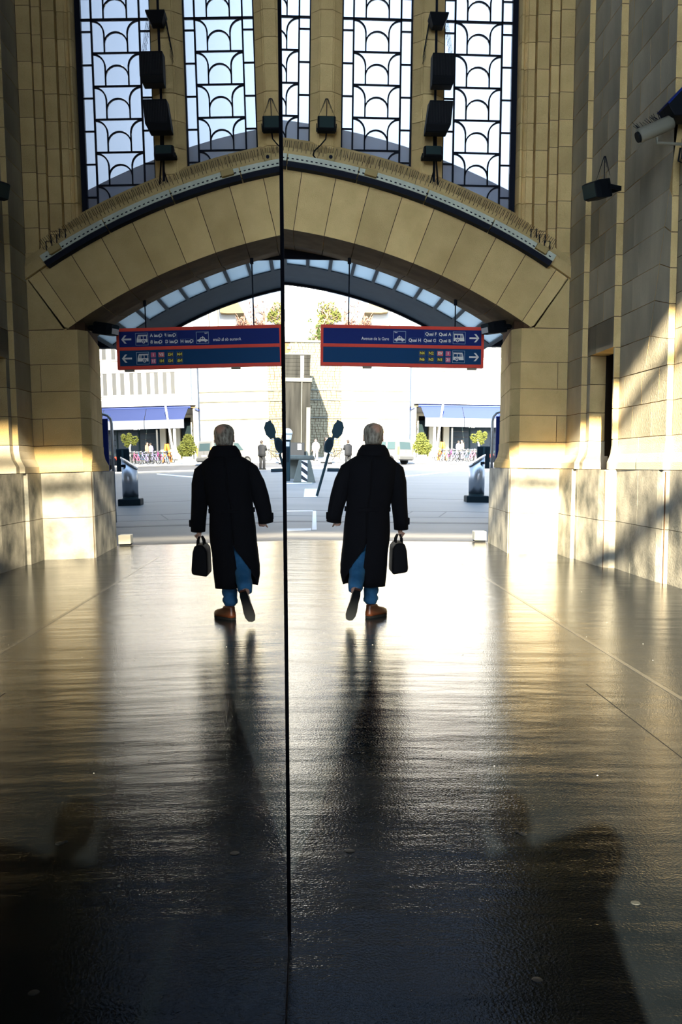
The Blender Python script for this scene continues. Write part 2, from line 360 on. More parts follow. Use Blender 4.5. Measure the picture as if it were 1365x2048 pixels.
# ---- windows: iron lattice with glass panes
def arc(cx, cz_, r, a0, a1, n=10): return [(cx+r*math.cos(a0+(a1-a0)*i/n), cz_+r*math.sin(a0+(a1-a0)*i/n)) for i in range(n+1)]
ZT = 8.757; RP = .533
def bar_path(mb, pts, w=.012, y=16.80, d=.02):
    for i in range(len(pts)-1):
        (xa, za), (xb, zb) = pts[i], pts[i+1]; dx, dz = xb-xa, zb-za; L_ = math.hypot(dx, dz) or 1; nx, nz = -dz/L_*w, dx/L_*w
        mb.prism_y([(xa+nx, za+nz), (xa-nx, za-nz), (xb-nx, zb-nz), (xb+nx, zb+nz)], y-d, y+d)
pane_cache = {}
def window(nn, x0, x1, full=True):
    """x0..x1 clear width; frame, lattice and every pane"""
    cx = (x0+x1)/2; b0, b1, i0, i1 = cx-.392, cx+.392, cx-.19, cx+.19
    fr = MB(); zb = C0z+math.sqrt(RS**2-max(abs(x0-C0x), abs(x1-C0x))**2)-.35; zt = 11.5
    fr.box(x0-.06, x0+.028, 16.76, 16.86, zb, zt); fr.box(x1-.028, x1+.06, 16.76, 16.86, zb, zt)
    w = fr.build('window_%d' % nn, 'iron'); w['kind'] = 'structure'
    zf = C0z+math.sqrt(RS**2-min(abs(x0-C0x), abs(x1-C0x))**2)
    if not full:
        MB().box(x0, x1, 16.798, 16.806, zb, zt).build('glass_pane', 'glass', w); return w
    la = MB(); kmin = -math.ceil((ZT-zb)/RP); kmax = 5
    for x in (b0, b1): la.box(x-.014, x+.014, 16.775, 16.825, zb, zt)
    for k in range(kmin, kmax):
        z = ZT+k*RP; zl = z-RP
        if k == 0: la.box(x0, x1, 16.775, 16.825, z-.016, z+.016)
        else: la.box(b0, b1, 16.78, 16.82, z-.012, z+.012)
        for (xa, xb) in ((x0, b0), (b1, x1)): la.box(xa, xb, 16.78, 16.82, z-.19-.011, z-.19+.011)
        la.box(i0-.011, i0+.011, 16.78, 16.82, zl, z-.2); la.box(i1-.011, i1+.011, 16.78, 16.82, zl, z-.2)
        bar_path(la, arc(b0, z-.218, .2, PI/2, 0, 7)); bar_path(la, arc(b1, z-.218, .2, PI/2, PI, 7))
        bar_path(la, arc(cx, z-.39, .19, PI*.98, PI*.02, 10), .011)
    la.build('lattice', 'iron', w)
    # panes: each its own sheet of glass
    def pane(poly):
        if max(p[1] for p in poly) < zb: return
        key = tuple((round(a-poly[0][0], 3), round(c-poly[0][1], 3)) for a, c in poly)
        if key not in pane_cache:
            me = MB().prism_y(key, -.003, .003).mesh('glass_pane'); me.materials.append(M['glass']); pane_cache[key] = me
        link('glass_pane', pane_cache[key], w, (poly[0][0], 16.80, poly[0][1]))
    for k in range(kmin, 2):
        z = ZT+k*RP; zl = z-RP; zn = .013
        if z < zb: continue
        q0 = arc(b0, z-.218, .19, PI/2, 0, 6); q1 = arc(b1, z-.218, .19, PI/2, PI, 6); c_ = arc(cx, z-.39, .18, 0, PI, 8)
        pane([(b0+zn, zl+zn), (i0-zn, zl+zn)] + [(min(a, i0-zn), c) for a, c in q0[::-1]][:-1] + [(b0+zn, z-.03)])
        pane([(i1+zn, zl+zn), (b1-zn, zl+zn), (b1-zn, z-.03)] + [(max(a, i1+zn), c) for a, c in q1])
        pane([(i0+zn, zl+zn), (i1-zn, zl+zn)] + [(a, c) for a, c in c_])
        pane([(a, c+.022) for a, c in arc(cx, z-.39, .19, PI, 0, 8)] + [(i1, z-.21)] + [(a-.01, c+.012) for a, c in arc(b1, z-.218, .2, PI, PI/2+.1, 6)] + [(b1-.03, z-zn), (b0+.03, z-zn)] + [(a+.01, c+.012) for a, c in arc(b0, z-.218, .2, PI/2-.1, 0, 6)] + [(i0, z-.21)])
        for (xa, xb) in ((x0+.03, b0-zn), (b1+zn, x1-.03)):
            if k == 0: pane([(xa, z-.178), (xb, z-.178), (xb, z-.02), (xa, z-.02)])
            elif k == 1: pane([(xa, z-.178-RP+.2), (xb, z-.178-RP+.2), (xb, z-.202), (xa, z-.202)])
            pane([(xa, z-.19-RP+.012), (xb, z-.19-RP+.012), (xb, z-.202), (xa, z-.202)]) if k < 1 else None
    MB().box(x0, x1, 16.796, 16.804, ZT+2*RP+.02, zt).build('glass_pane', 'glass', w)
    return w
window(1, -1.13, .05); window(2, .555, 1.73); window(3, 2.235, 3.41)
for i, c in enumerate((-2.22, -3.90, -5.58)): window(4+i, c-.59, c+.59)
# inner sill ring of the outer wall seen through the lower panes is part of wall_front

M['bounce_dark'] = mat('bounce_darkened_stone', (.13, .115, .085), .9, .1, nscale=2, namt=.4)  # kept dark to cut the light bouncing round the hall
# ---- right wall: three planes stepping back towards the camera
wr = MB()
wr.box(4.6, 5.6, 12.2, YF, 12.9, 17)
wr.box(4.30, 5.6, 15.41, YF+.2, 0, 13); wr.box(4.20, 4.5, 15.47, YF, 0, 1.39)
wr.box(4.385, 5.6, 15.28, 15.40, 0, 13); wr.box(4.385, 5.6, 14.11, 15.2, 3.19, 13); wr.box(4.30, 5.6, 14.11, 15.3, 0, 1.38); wr.box(4.42, 5.6, 14.11, 14.16, 1.38, 3.2)
wr.box(5.4, 5.6, 14.11, 15.3, 1.3, 3.3)
wr.box(4.482, 5.6, 12.22, 14.10, 0, 13); wr.box(4.46, 5.6, 12.16, 14.02, 0, 1.38)
wall_right = struct('wall_right', wr, 'mortar')
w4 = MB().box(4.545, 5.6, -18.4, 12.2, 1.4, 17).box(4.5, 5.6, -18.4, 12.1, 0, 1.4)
w4.build('plain_stone_face', 'bounce_dark', wall_right)
# far plane: one stone per course
for k in range(1, 21): stone_box(wall_right, 4.286, 4.586, 15.40, YF, cz(k), cz(k+1))
# middle plane with the tall niche
for k in range(1, 21):
    z0, z1 = cz(k), cz(k+1)
    if z0 < 3.1:
        if k == 4: z1 = 3.19
        stone_box(wall_right, 4.37, 4.62, 15.22, 15.395, z0, z1 if z1 < 3.2 else 3.19); stone_box(wall_right, 4.385, 4.8, 14.10, 14.15, z0, min(z1, 3.19))
    else:
        if k == 5: z0 = cz(5)
        j = 14.62 if k % 2 else 14.95
        stone_box(wall_right, 4.368, 4.65, j, 15.395, z0, z1); stone_box(wall_right, 4.368, 4.65, 14.10, j, z0, z1)
stone_box(wall_right, 4.368, 4.65, 14.10, 15.395, 3.19, cz(5))
M['void'] = mat('dark_niche_lining', (.03, .022, .015), .9, .1)  # one even dark brown for the inside of the niche
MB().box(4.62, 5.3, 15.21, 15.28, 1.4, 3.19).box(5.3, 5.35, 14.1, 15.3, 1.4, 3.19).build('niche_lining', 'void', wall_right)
# near plane, with the two slanting stones of a side arch at its near end
def yz_stone(poly, x0=4.466, x1=4.75, m='stone'):
    c = (sum(p[0] for p in poly)/len(poly), sum(p[1] for p in poly)/len(poly))
    pp = []
    for a, b_ in poly:
        d = math.hypot(a-c[0], b_-c[1]) or 1; pp.append((a-(a-c[0])/d*.007, b_-(b_-c[1])/d*.007))
    MB().prism_x(pp, x0, x1).build('stone', m, wall_right)
def cut(k):                                  # near end of the plain courses along the slanting joint
    return None
for k in range(1, 21):
    z0, z1 = cz(k), cz(k+1); ye = 12.21
    if z0 < 2.6 or z0 > 5.3:
        js = [13.5, 12.75] if k % 2 else [13.85, 13.15, 12.5]
        e = [14.1]+js+[ye]
        for i in range(len(e)-1): stone_box(wall_right, 4.466, 4.75, e[i+1], e[i], z0, z1)
    else:
        def ys(z): return 13.0-(z-2.75)*.33           # slanting joint leaning towards the camera
        j = 13.62 if k % 2 else 13.42
        stone_box(wall_right, 4.466, 4.75, j, 14.1, z0, z1)
        yz_stone([(j, z0), (j, z1), (ys(z1), z1), (ys(z0), z0)])
        yz_stone([(ys(z0), z0), (ys(z1), z1), (12.21, z1-.12), (12.21, z0-.12 if k > 3 else z0)])
# flared course and grey base of the right wall
def flare(px0, px1, y0, y1, name='plinth_stone'):
    """px0 base plane x, px1 wall plane x"""
    z = [1.405, 1.50, 1.53, 1.62, 1.74, cz(1)-.005]; t = [0, 0, .2, .75, 1, 1]
    MB().loft([[(px0+(px1-px0)*q, y0-.03*(1-q), zz_), (px0+(px1-px0)*q, y1, zz_), (px1+.3, y1, zz_), (px1+.3, y0-.03*(1-q), zz_)] for zz_, q in zip(z, t)]).build(name, 'pstone', wall_right)
flare(4.20, 4.287, 15.402, YF); flare(4.28, 4.37, 15.22, 15.39); flare(4.34, 4.40, 14.10, 14.16); flare(4.43, 4.466, 13.2, 14.06); flare(4.43, 4.466, 12.2, 13.19)
for z0, z1 in ((0, .667), (.667, 1.40)):
    a, b_ = z0+(.005 if z0 else 0), z1-.003
    MB().prism([(4.19, 15.46), (4.19, 16.215), (4.5, 16.215), (4.5, 15.46)], a, b_).build('base_stone', 'base', wall_right)
    MB().prism([(4.25, 15.32), (4.25, 15.45), (4.5, 15.45), (4.5, 15.32)], a, b_).build('base_stone', 'base', wall_right)
    MB().prism([(4.27, 14.32), (4.25, 15.31), (4.5, 15.31), (4.5, 14.03), (4.36, 14.04), (4.30, 14.12)], a, b_).build('base_stone', 'base', wall_right)
    j = 13.1 if z0 else 13.35
    MB().prism([(4.435, j), (4.445, 14.02), (4.7, 14.02), (4.7, j)], a, b_).build('base_stone', 'base', wall_right)
    MB().prism([(4.43, 12.35), (4.435, j-.01), (4.7, j-.01), (4.7, 12.09), (4.50, 12.1), (4.45, 12.2)], a, b_).build('base_stone', 'base', wall_right)
# the beginning of the next plane, at the right edge of the view
for k in range(1, 21): stone_box(wall_right, 4.54, 4.9, 10.6, 12.195, cz(k), cz(k+1))
flare(4.50, 4.54, 10.6, 12.19)
M['bounce_dark2'] = mat('dark_ashlar', (.24, .215, .165), .9, .15, var=.12, nscale=2, namt=.5, bump=.4, bscale=70)  # ashlar, also kept dark to hold back bounced light
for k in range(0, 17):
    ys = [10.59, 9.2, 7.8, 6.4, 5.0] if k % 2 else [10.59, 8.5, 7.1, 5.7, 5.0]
    for i in range(4): stone_box(wall_right, 4.535, 4.8, ys[i+1], ys[i], cz(k), cz(k+1), 'bounce_dark2')
for a, b_ in ((0, .664), (.672, 1.397)): MB().prism([(4.495, 10.6), (4.495, 12.09), (4.9, 12.09), (4.9, 10.6)], a, b_).build('base_stone', 'base', wall_right)
# side faces of the right wall take the shade-greyed copy; the ends that face the hall keep the sandstone
done = set()
for o in wall_right.children:
    me = o.data
    if me.name in done or not o.name.startswith(('stone',)): continue
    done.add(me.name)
    if me.materials[0] is M['bounce_dark2']: continue
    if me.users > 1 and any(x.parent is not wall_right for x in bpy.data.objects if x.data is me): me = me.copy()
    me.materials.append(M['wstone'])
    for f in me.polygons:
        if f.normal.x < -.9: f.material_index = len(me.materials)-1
# the part of the hall that the partition hides, roof and rear end with its tall opening
wall_left = struct('wall_left', MB().box(-8, -7.3, -19, YF+.3, 0, 17), 'bounce_dark')
YR = -18.0
ceiling = struct('ceiling', MB().box(-30, 30, YR-.6, YB, 16.6, 17.4), 'bounce_dark')
ZL = 8.3+.40*-YR
wall_rear = struct('wall_rear', MB().box(-8, -7.0, YR-.4, YR, 0, 17).box(.6, 5.6, YR-.4, YR, 0, 17).box(-7, .6, YR-.4, YR, ZL, 17), 'bounce_dark')
rear_bars_shade_panel = struct('rear_bars_shade_panel', MB().box(-7, .6, YR-.25, YR-.15, ZL-.68, ZL-.45).box(-7, .6, YR-.25, YR-.15, 12.87, 13.25).box(-7, -3.42, YR-.25, YR-.15, 10.9, 12.88), 'iron')  # two bars of the opening; the left panel is added to shade the man
wall_outer = struct('wall_outer', MB().box(5.6, 30, 17.2, YB, 0, 17).box(-30, -8, 17.2, YB, 0, 17), 'plaster')
# ============================================================ THINGS IN THE HALL
# ---- dark glass partition beside the camera (it leans a little away from the hall)
def gx(Y, z): return -.064+.003*Y-.021*(z-EYE)
part_ = thing('glass_partition', 'tall black mirror-glass partition reflecting the hall, left half of the view', 'partition', (0, 0, 0))
ZP = 4.3; YE = 2.93
def slab(y0, y1, z0, z1, a, b_):                     # slab following the leaning face, from depth a to depth b_
    return MB().add([(gx(y, z)+o, y, z) for o in (a, b_) for (y, z) in ((y0, z0), (y1, z0), (y1, z1), (y0, z1))],
                    [(0, 1, 2, 3), (7, 6, 5, 4), (0, 4, 5, 1), (1, 5, 6, 2), (2, 6, 7, 3), (3, 7, 4, 0)])
slab(-1.2, YE-.006, .012, ZP, -.02, 0).build('glass_pane', 'mirror', part_)
slab(-1.2, YE, 0, ZP, -.06, -.021).build('backing_panel', 'black', part_)
slab(YE-.006, YE+.012, 0, ZP, -.06, .0055).build('edge_profile', 'iron', part_)
slab(-1.2, YE-.007, 0, .0115, -.021, .002).build('bottom_rail', 'iron', part_)

# ---- cable tray curving over the arch
tray = thing('cable_tray', 'pale perforated metal cable tray curving along the top of the arch', 'cable tray')
for i in range(10):
    a0 = D(-32+6.4*i)+.001; a1 = D(-32+6.4*(i+1))-.001; rs = []; ru = []
    for q in range(5):
        a = a0+(a1-a0)*q/4
        rs.append([(rad(a, r)[0], y, rad(a, r)[1]) for r, y in ((10.215, 16.16), (10.215, 16.03), (10.325, 16.03), (10.325, 16.16))])
        ru.append([(rad(a, r)[0], y, rad(a, r)[1]) for r, y in ((10.13, 16.235), (10.13, 16.05), (10.21, 16.035), (10.21, 16.235))])
    MB().loft(rs).build('tray_length', 'tray', tray); MB().loft(ru).build('dark_underside', 'iron', tray)
sl = MB()
for i in range(150):
    a = D(-31.8+63.6*i/150); b_ = a+D(.2); rs = []
    sl.loft([[(rad(q, r)[0], y, rad(q, r)[1]) for r, y in ((10.245, 16.035), (10.245, 16.025), (10.263, 16.025), (10.263, 16.035))] for q in (a, b_)])
sl.build('tray_slots', 'iron', tray)['kind'] = 'stuff'
M['box_tan'] = mat('tan_junction_box', (.42, .31, .12), .6, .3)
for a in (13.9, 30.5):
    x, z = rad(D(a), 10.27)
    o = MB().box(-.1, .1, -.07, .07, -.045, .055).build('junction_box', 'box_tan', tray); o.location = (x, 16.02, z); o.rotation_euler.y = D(a); soft(o, .008)
# ---- bird spikes along the ledge
spk = MB(); spk2 = MB()
for i in range(330):
    a = D(-31.8+63.6*i/330+random.uniform(-.05, .05))
    for (r, y, h, mb_, st) in ((10.50, 16.31, .11, spk, 1), (10.37, 16.22, .10, spk2, 2)):
        if i % st: continue
        t = random.uniform(-.012, .012); p = rad(a, r); q = rad(a, r+h)
        mb_.tube([(p[0], y, p[1]), (q[0]+t, y-.03+t, q[1])], .0042, 3, False)
tag(spk.build('bird_spikes', 'iron'), 'upper dense row of thin dark bird spikes on the sill under the windows', 'bird spikes', kind='stuff')
tag(spk2.build('bird_spikes', 'iron'), 'lower row of thin dark bird spikes just above the cable tray', 'bird spikes', kind='stuff')

# ---- floodlights and loudspeakers on the mullions
def spike_fan(mb, c, h, w, n=9):
    for i in range(n):
        t = -1+2*i/(n-1); mb.tube([(c[0]+t*w*.15, c[1], c[2]), (c[0]+t*w, c[1]-.02, c[2]-h*abs(t)**.8*.9-.0)], .003, 3, False)
def flood(name, label, loc, rz, tilt, w, h, d, spikes=True, group=None):
    t = thing(name, label, 'floodlight', loc, rz)
    b_ = MB().loft([[(-w/2, 0, -h/2), (w/2, 0, -h/2), (w/2, 0, h/2), (-w/2, 0, h/2)], [(-w/2, -d*.7, -h/2), (w/2, -d*.7, -h/2), (w/2, -d*.7, h/2), (-w/2, -d*.7, h/2)],
                    [(-w*.42, -d, -h*.42), (w*.42, -d, -h*.42), (w*.42, -d, h*.42), (-w*.42, -d, h*.42)]])
    o = soft(b_.build('lamp_housing', 'black', t), .012); o.rotation_euler.x = tilt
    f_ = MB().box(-w*.4, w*.4, -d-.006, -d+.002, -h*.38, h*.38).build('lamp_glass', 'carglass', t); f_.rotation_euler.x = tilt
    y = MB()
    for s in (-1, 1): y.box(s*(w/2+.012)-.006, s*(w/2+.012)+.006, -.06, .16, -.03, .03)
    y.box(-w/2-.018, w/2+.018, .15, .165, -.03, .03); y.build('bracket', 'black', t)
    if spikes:
        s_ = MB(); s_.tube([(0, 0, h/2), (0, 0, h/2+.32)], .006, 5); spike_fan(s_, (0, 0, h/2+.32), .32, w*.45); s_.build('spike_guard', 'iron', t)['kind'] = 'stuff'
    return t
f1 = flood('floodlight', 'black floodlight with a pointed spike guard on the left stone mullion', (.31, 16.3, 6.83), 0, D(-12), .29, .25, .14)
f2 = flood('floodlight', 'small black floodlight hanging under the stacked loudspeakers on the right mullion', (2.02, 16.28, 6.40), 0, D(-18), .30, .2, .16, False)
f3 = flood('floodlight', 'black floodlight with a spike fin mounted on the right side wall', (4.04, 13.62, 5.2), D(-62), D(14), .28, .24, .28)
f4 = flood('floodlight', 'black floodlight under the right foot of the arch beside the hanging sign', (3.36, 17.0, 3.80), D(-68), D(10), .26, .2, .36, False)
MB().box(-.1, .1, -.367, -.362, -.07, .02).build('painted_lit_glass', 'white', f4).rotation_euler.x = D(10)  # plain white plate, the lit look of the glass put into its colour
M['lv'] = mat('black_grille', (.004, .005, .007), .6, .25)
def speaker(label, loc, w, h, d, skew):
    t = thing('loudspeaker', label, 'loudspeaker', loc, 0)
    b_ = MB().loft([[(-w*.5, 0, h*.5), (w*.5, 0, h*.5), (w*.5, -d, h*.44), (-w*.5, -d, h*.44)],
                    [(-w*.5-skew, 0, -h*.28), (w*.5-skew*.6, 0, -h*.28), (w*.5-skew*.6, -d, -h*.3), (-w*.5-skew, -d, -h*.3)],
                    [(-w*.5-skew*1.1, 0, -h*.5), (w*.42-skew, 0, -h*.5), (w*.42-skew, -d*.8, -h*.5), (-w*.5-skew*1.1, -d*.8, -h*.5)]])
    soft(b_.build('cabinet', 'black', t), .012)
    g = MB()
    for i in range(14):
        x = -w*.44+w*.86*i/13; g.box(x-skew*.3-.004, x-skew*.3+.004, -d-.012, -d+.01, -h*.25, h*.38)
    g.build('grille', 'lv', t)
    MB().box(-.05, .05, 0, .235, -.04, .04).build('bracket', 'black', t)
    return t
s1 = speaker('upper of two large black loudspeakers on the right mullion', (2.13, 16.15, 7.645), .36, .5, .3, .0)
s2 = speaker('lower large black loudspeaker on the right mullion, tilted outward', (2.10, 16.15, 6.915), .37, .5, .3, .05)
hood = thing('loudspeaker_hood', 'small flared black hood at the top of the loudspeaker pole', 'hood', (2.07, 16.25, 8.5))
soft(MB().loft([[(-.15, -.2, .08), (.15, -.2, .08), (.15, .12, .08), (-.15, .12, .08)], [(-.15, -.2, .055), (.15, -.2, .055), (.15, .12, .055), (-.15, .12, .055)],
           [(-.09, -.1, -.09), (.08, -.1, -.09), (.08, .1, -.09), (-.09, .1, -.09)]]).build('shade', 'black', hood), .006)
net = MB()
for s in (-1, 1):
    for q in range(5): net.tube([(s*.13, -.12+.07*q, .06), (s*.22, -.14+.07*q, -.5), (s*.20, -.13+.07*q, -.62)], .003, 3, False)
    for q in range(6): z = -.1-.1*q; net.tube([(s*(.14+.05*q/3), -.12, z), (s*(.14+.05*q/3), .16, z)], .003, 3, False)
net.build('bird_net', 'iron', hood)['kind'] = 'stuff'
pole = thing('loudspeaker_pole', 'thin dark pole and cables running down the right mullion behind the loudspeakers', 'pole', (2.07, 16.42, 5.9))
MB().tube([(0, 0, -.1), (0, 0, 3.6)], .02, 8).build('pole', 'iron', pole); 
MB().tube([(.02, -.03, .9), (.03, -.04, .45), (.06, -.05, .1), (.03, -.08, -.3)], .014, 6).tube([(-.02, -.03, .9), (-.01, -.04, .3), (-.12, -.12, -.1), (-.3, -.2, -.05), (-.38, -.2, -.14)], .01, 6).build('cable', 'cable', pole)
c1 = tag(MB().tube([(.31, 16.25, 6.72), (.30, 16.25, 6.62), (.22, 16.24, 6.52), (.12, 16.22, 6.42), (.10, 16.18, 6.34), (.16, 16.15, 6.26), (.26, 16.1, 6.22), (.36, 16.1, 6.22)], .011, 6).build('cable', 'cable', None, True), 'looping black cable from the left floodlight down to the tray', 'cable')
jb = thing('connector_box', 'pair of small connectors on the tray below the left floodlight', 'connector', (.38, 16.1, 6.26))
soft(MB().box(-.06, .06, -.03, .05, -.04, .09).build('housing', 'box_tan', jb), .008); MB().disc_y((0, -.035, .025), .03, .01, 14).build('socket', 'iron', jb)
jb2 = copy_tree(jb); jb2.location = (1.95, 16.1, 5.69); jb2['label'] = 'small connector on the tray below the loudspeaker pole'
clus = thing('cable_clamps', 'cluster of pipe clamps at the right end of the cable tray', 'clamp', (3.78, 16.1, 5.0))
for x, z in ((-.12, .1), (.02, .02), (.1, -.08)):
    MB().tube([(x-.05, 0, z), (x-.05, 0, z+.13), (x+.04, 0, z+.13), (x+.04, 0, z)], .009, 6).build('clamp', 'iron', clus)
# ---- security camera on the right wall
cc = thing('security_camera', 'beige bullet security camera with bird spikes on the right side wall', 'camera', (4.06, 11.7, 5.36), D(0))
ax = Matrix.Rotation(D(-24), 4, 'Y') @ Matrix.Rotation(D(0), 4, 'Z')
M['cctv'] = mat('beige_camera_case', (.2, .19, .145), .5, .3)
h_ = MB().loft([[(x, r*math.cos(2*PI*q/16), r*math.sin(2*PI*q/16)+(.02 if math.sin(2*PI*q/16) > .3 else 0)) for q in range(16)] for x, r in ((-.21, .07), (-.19, .075), (.2, .075), (.22, .06))]).xf(ax)
h_.build('camera_case', 'cctv', cc, True)
MB().loft([[(x, r*math.cos(2*PI*q/16), r*math.sin(2*PI*q/16)) for q in range(16)] for x, r in ((-.235, .062), (-.208, .066))]).xf(ax).build('lens_hood', 'black', cc)
k_ = MB()
for i in range(26):
    x = -.2+.38*random.random(); s = random.uniform(-.05, .05); k_.tube([(x, s*.4, .085), (x-.03+random.uniform(-.03, .03), s, .085+random.uniform(.05, .1))], .003, 3, False)
k_.xf(ax).build('spike_strip', 'iron', cc)['kind'] = 'stuff'
MB().tube([(.02, 0, -.09), (.02, 0, -.15), (.46, 0, -.16)], .018, 8).build('bracket', 'cctv', cc)
MB().box(.35, .47, -.1, .1, -.3, -.06).tube([(.3, 0, -.2), (.28, 0, -.35), (.38, 0, -.4), (.44, 0, -.25)], .012, 6).build('wall_plate', 'black', cc)
bxw = thing('wall_housing', 'dark blue-black equipment housing on the right wall above the security camera', 'housing', (4.40, 11.7, 5.62))
soft(MB().prism_y([(-.26, -.02), (-.1, .16), (.14, .2), (.14, -.14), (-.18, -.14)], -.16, .16).build('case', 'black', bxw), .012); MB().prism_y([(-.27, -.01), (-.1, .18), (-.08, .165), (-.25, -.02)], -.18, .18).build('lid', 'blue', bxw)

# ---- hanging direction sign
SGN = thing('hanging_sign', 'long red-framed blue direction sign with white bus icons hanging in the arch', 'sign', (1.69, 17.4, 3.48), D(0))
SGN.rotation_euler.y = D(-.0)
sw, sh, sd = 2.83, .70, .14
z0, z1 = -sh/2, sh/2
fr = MB().box(-sw/2, sw/2, -sd/2, sd/2, z1-.055, z1).box(-sw/2, sw/2, -sd/2, sd/2, z0, z0+.055).box(-sw/2, -sw/2+.045, -sd/2, sd/2, z0+.055, z1-.055).box(sw/2-.045, sw/2, -sd/2, sd/2, z0+.055, z1-.055).box(-sw/2+.045, sw/2-.045, -sd/2, sd/2, -.028, .028)
fr.build('frame', 'red', SGN)
pu = MB().box(-sw/2+.045, sw/2-.045, -sd/2+.012, sd/2-.012, .028, z1-.055).build('upper_panel', 'blue', SGN)
pl_ = MB().box(-sw/2+.045, sw/2-.045, -sd/2+.012, sd/2-.012, z0+.055, -.028).build('lower_panel', 'blue2', SGN)
YS_ = -sd/2+.006
def text(s, x, z, size, m, parent, align='CENTER', sx=1, bold=.03):
    cu = bpy.data.curves.new('lettering', 'FONT'); cu.body = s; cu.size = size; cu.align_x = align; cu.align_y = 'CENTER'; cu.extrude = .0015; cu.offset = size*bold
    to = bpy.data.objects.new('t', cu); COL.objects.link(to); bpy.context.view_layer.update()
    me = bpy.data.meshes.new_from_object(to.evaluated_get(bpy.context.evaluated_depsgraph_get())); bpy.data.objects.remove(to); bpy.data.curves.remove(cu)
    me.materials.clear(); me.materials.append(M[m]); o = link('lettering', me, parent, (x, YS_, z)); o.rotation_euler = (PI/2, 0, 0); o.scale = (sx, 1, 1); return o
def sx_(px): return (px-804.5)/115.0                 # photo column -> metres along the sign
def frame_rect(x0, x1, zz0, zz1, m, parent, t=.007, fill=None):
    b_ = MB(); y0, y1 = YS_-.002, YS_+.006
    if fill: MB().box(x0, x1, y0+.002, y1+.002, zz0, zz1).build('number_plate', fill, parent)
    b_.box(x0, x1, y0, y1, zz1-t, zz1).box(x0, x1, y0, y1, zz0, zz0+t).box(x0, x0+t, y0, y1, zz0+t, zz1-t).box(x1-t, x1, y0, y1, zz0+t, zz1-t)
    b_.build('plate_outline', m, parent)
zu, zl_ = .16, -.165
text('Avenue de la Gare', sx_(750), zu-.04, .076, 'ltxt', pu, 'CENTER', .83, .008)
for s, px_, dz in (('Quai F', 861, .055), ('Quai A', 889, .055), ('Quai H', 829, -.055), ('Quai G', 859, -.055), ('Quai B', 889, -.055)):
    text(s, sx_(px_), zu+dz, .073, 'ltxt', pu); frame_rect(sx_(px_-13), sx_(px_+12.5), zu+dz-.045, zu+dz+.045, 'frame_d', pu, .004)
frame_rect(sx_(786), sx_(811), zu-.1, zu+.1, 'frame_l', pu); text('Taxi', sx_(791), zu+.075, .03, 'ltxt', pu)
car = MB(); y0, y1 = YS_-.003, YS_+.004
car.prism_y([(-.09, -.02), (-.085, .005), (-.05, .012), (-.03, .045), (.03, .045), (.055, .012), (.09, .005), (.09, -.02)], y0, y1).box(-.012, .006, y0, y1, .045, .06)
for x in (-.05, .05): car.disc_y((x, (y0+y1)/2, -.02), .018, .008, 14)
o = car.build('taxi_icon', 'ltxt', pu); o.location = (sx_(798.5), 0, zu-.04)
MB().prism_y([(-.025, .015), (-.018, .036), (-.003, .036), (-.003, .015)], y0-.001, y1).prism_y([(.005, .015), (.005, .036), (.022, .036), (.036, .015)], y0-.001, y1).build('icon_window', 'blue', pu).location = o.location
def bus(px_, z, parent, m):
    b_ = MB()
    b_.prism_y([(-.095, -.055), (-.095, .0), (-.09, .0), (-.09, .058), (.07, .058), (.085, 0), (.09, -.055)], y0, y1); b_.box(-.10, .065, y0, y1, .062, .072)
    o = b_.build('bus_icon', 'ltxt', parent); o.location = (sx_(px_), 0, z)
    w_ = MB().box(-.08, -.03, y0-.001, y1, .0, .047).box(-.02, .02, y0-.001, y1, .0, .047)
    for q in range(3): w_.box(.027+.014*q, .035+.014*q, y0-.001, y1, -.0, .047)
    w_.disc_y((-.03, y0, -.05), .034, .004, 18); w_.build('icon_window', m, parent).location = o.location
    MB().disc_y((-.03, y0-.002, -.05), .025, .004, 18).build('icon_wheel', 'ltxt', parent).location = o.location
    MB().disc_y((-.03, y0-.004, -.05), .012, .004, 14).build('icon_hub', m, parent).location = o.location
    frame_rect(sx_(px_-12.5), sx_(px_+12.5), z-.105, z+.105, 'frame_l', parent, .006)
bus(917.5, zu, pu, 'blue'); bus(917.0, zl_, pl_, 'blue2')
for z, p_ in ((zu, pu), (zl_, pl_)):
    a = MB().box(-.085, .06, y0, y1, -.014, .014)
    for s in (-1, 1): a.prism_y([(.085, 0), (.055, 0), (-.005, s*.07), (.03, s*.07)], y0, y1)
    a.build('arrow', 'ltxt', p_).location = (sx_(948), 0, z)
for s, px_, r, tm, fm in (('N4', 844, 0, 'ytxt', 'black_p'), ('N2', 862, 0, 'ytxt', 'black_p'), ('EV', 880, 0, 'ltxt', 'salmon'), ('1', 896, 0, 'ltxt', 'pinkp'),
                          ('N6', 844, 1, 'ytxt', 'black_p'), ('N3', 862, 1, 'ytxt', 'black_p'), ('N1', 880, 1, 'ytxt', 'black_p'), ('21', 896, 1, 'ltxt', 'pinkp')):
    z = zl_+.052-.108*r; hw = 6.2 if len(s) > 1 and s != '21' else 5.3
    frame_rect(sx_(px_-hw), sx_(px_+hw), z-.045, z+.045, 'frame_d', pl_, .004, fm); text(s, sx_(px_), z, .066, tm, pl_)
for px_ in (697, 910):
    x = sx_(px_); X_ = x+1.69; zt = C0z+math.sqrt(RI**2-(X_-C0x)**2)
    MB().tube([(x, 0, z1), (x, 0, zt-3.48)], .011, 8).lathe([(.03, zt-3.48-.1), (.03, zt-3.48)], (x, 0, 0), 10).build('suspension_rod', 'iron', SGN)
for px_ in (735, 945): MB().box(sx_(px_)-.08, sx_(px_)+.08, -.05, .05, z0-.035, z0).build('bottom_clip', 'plaster', SGN)

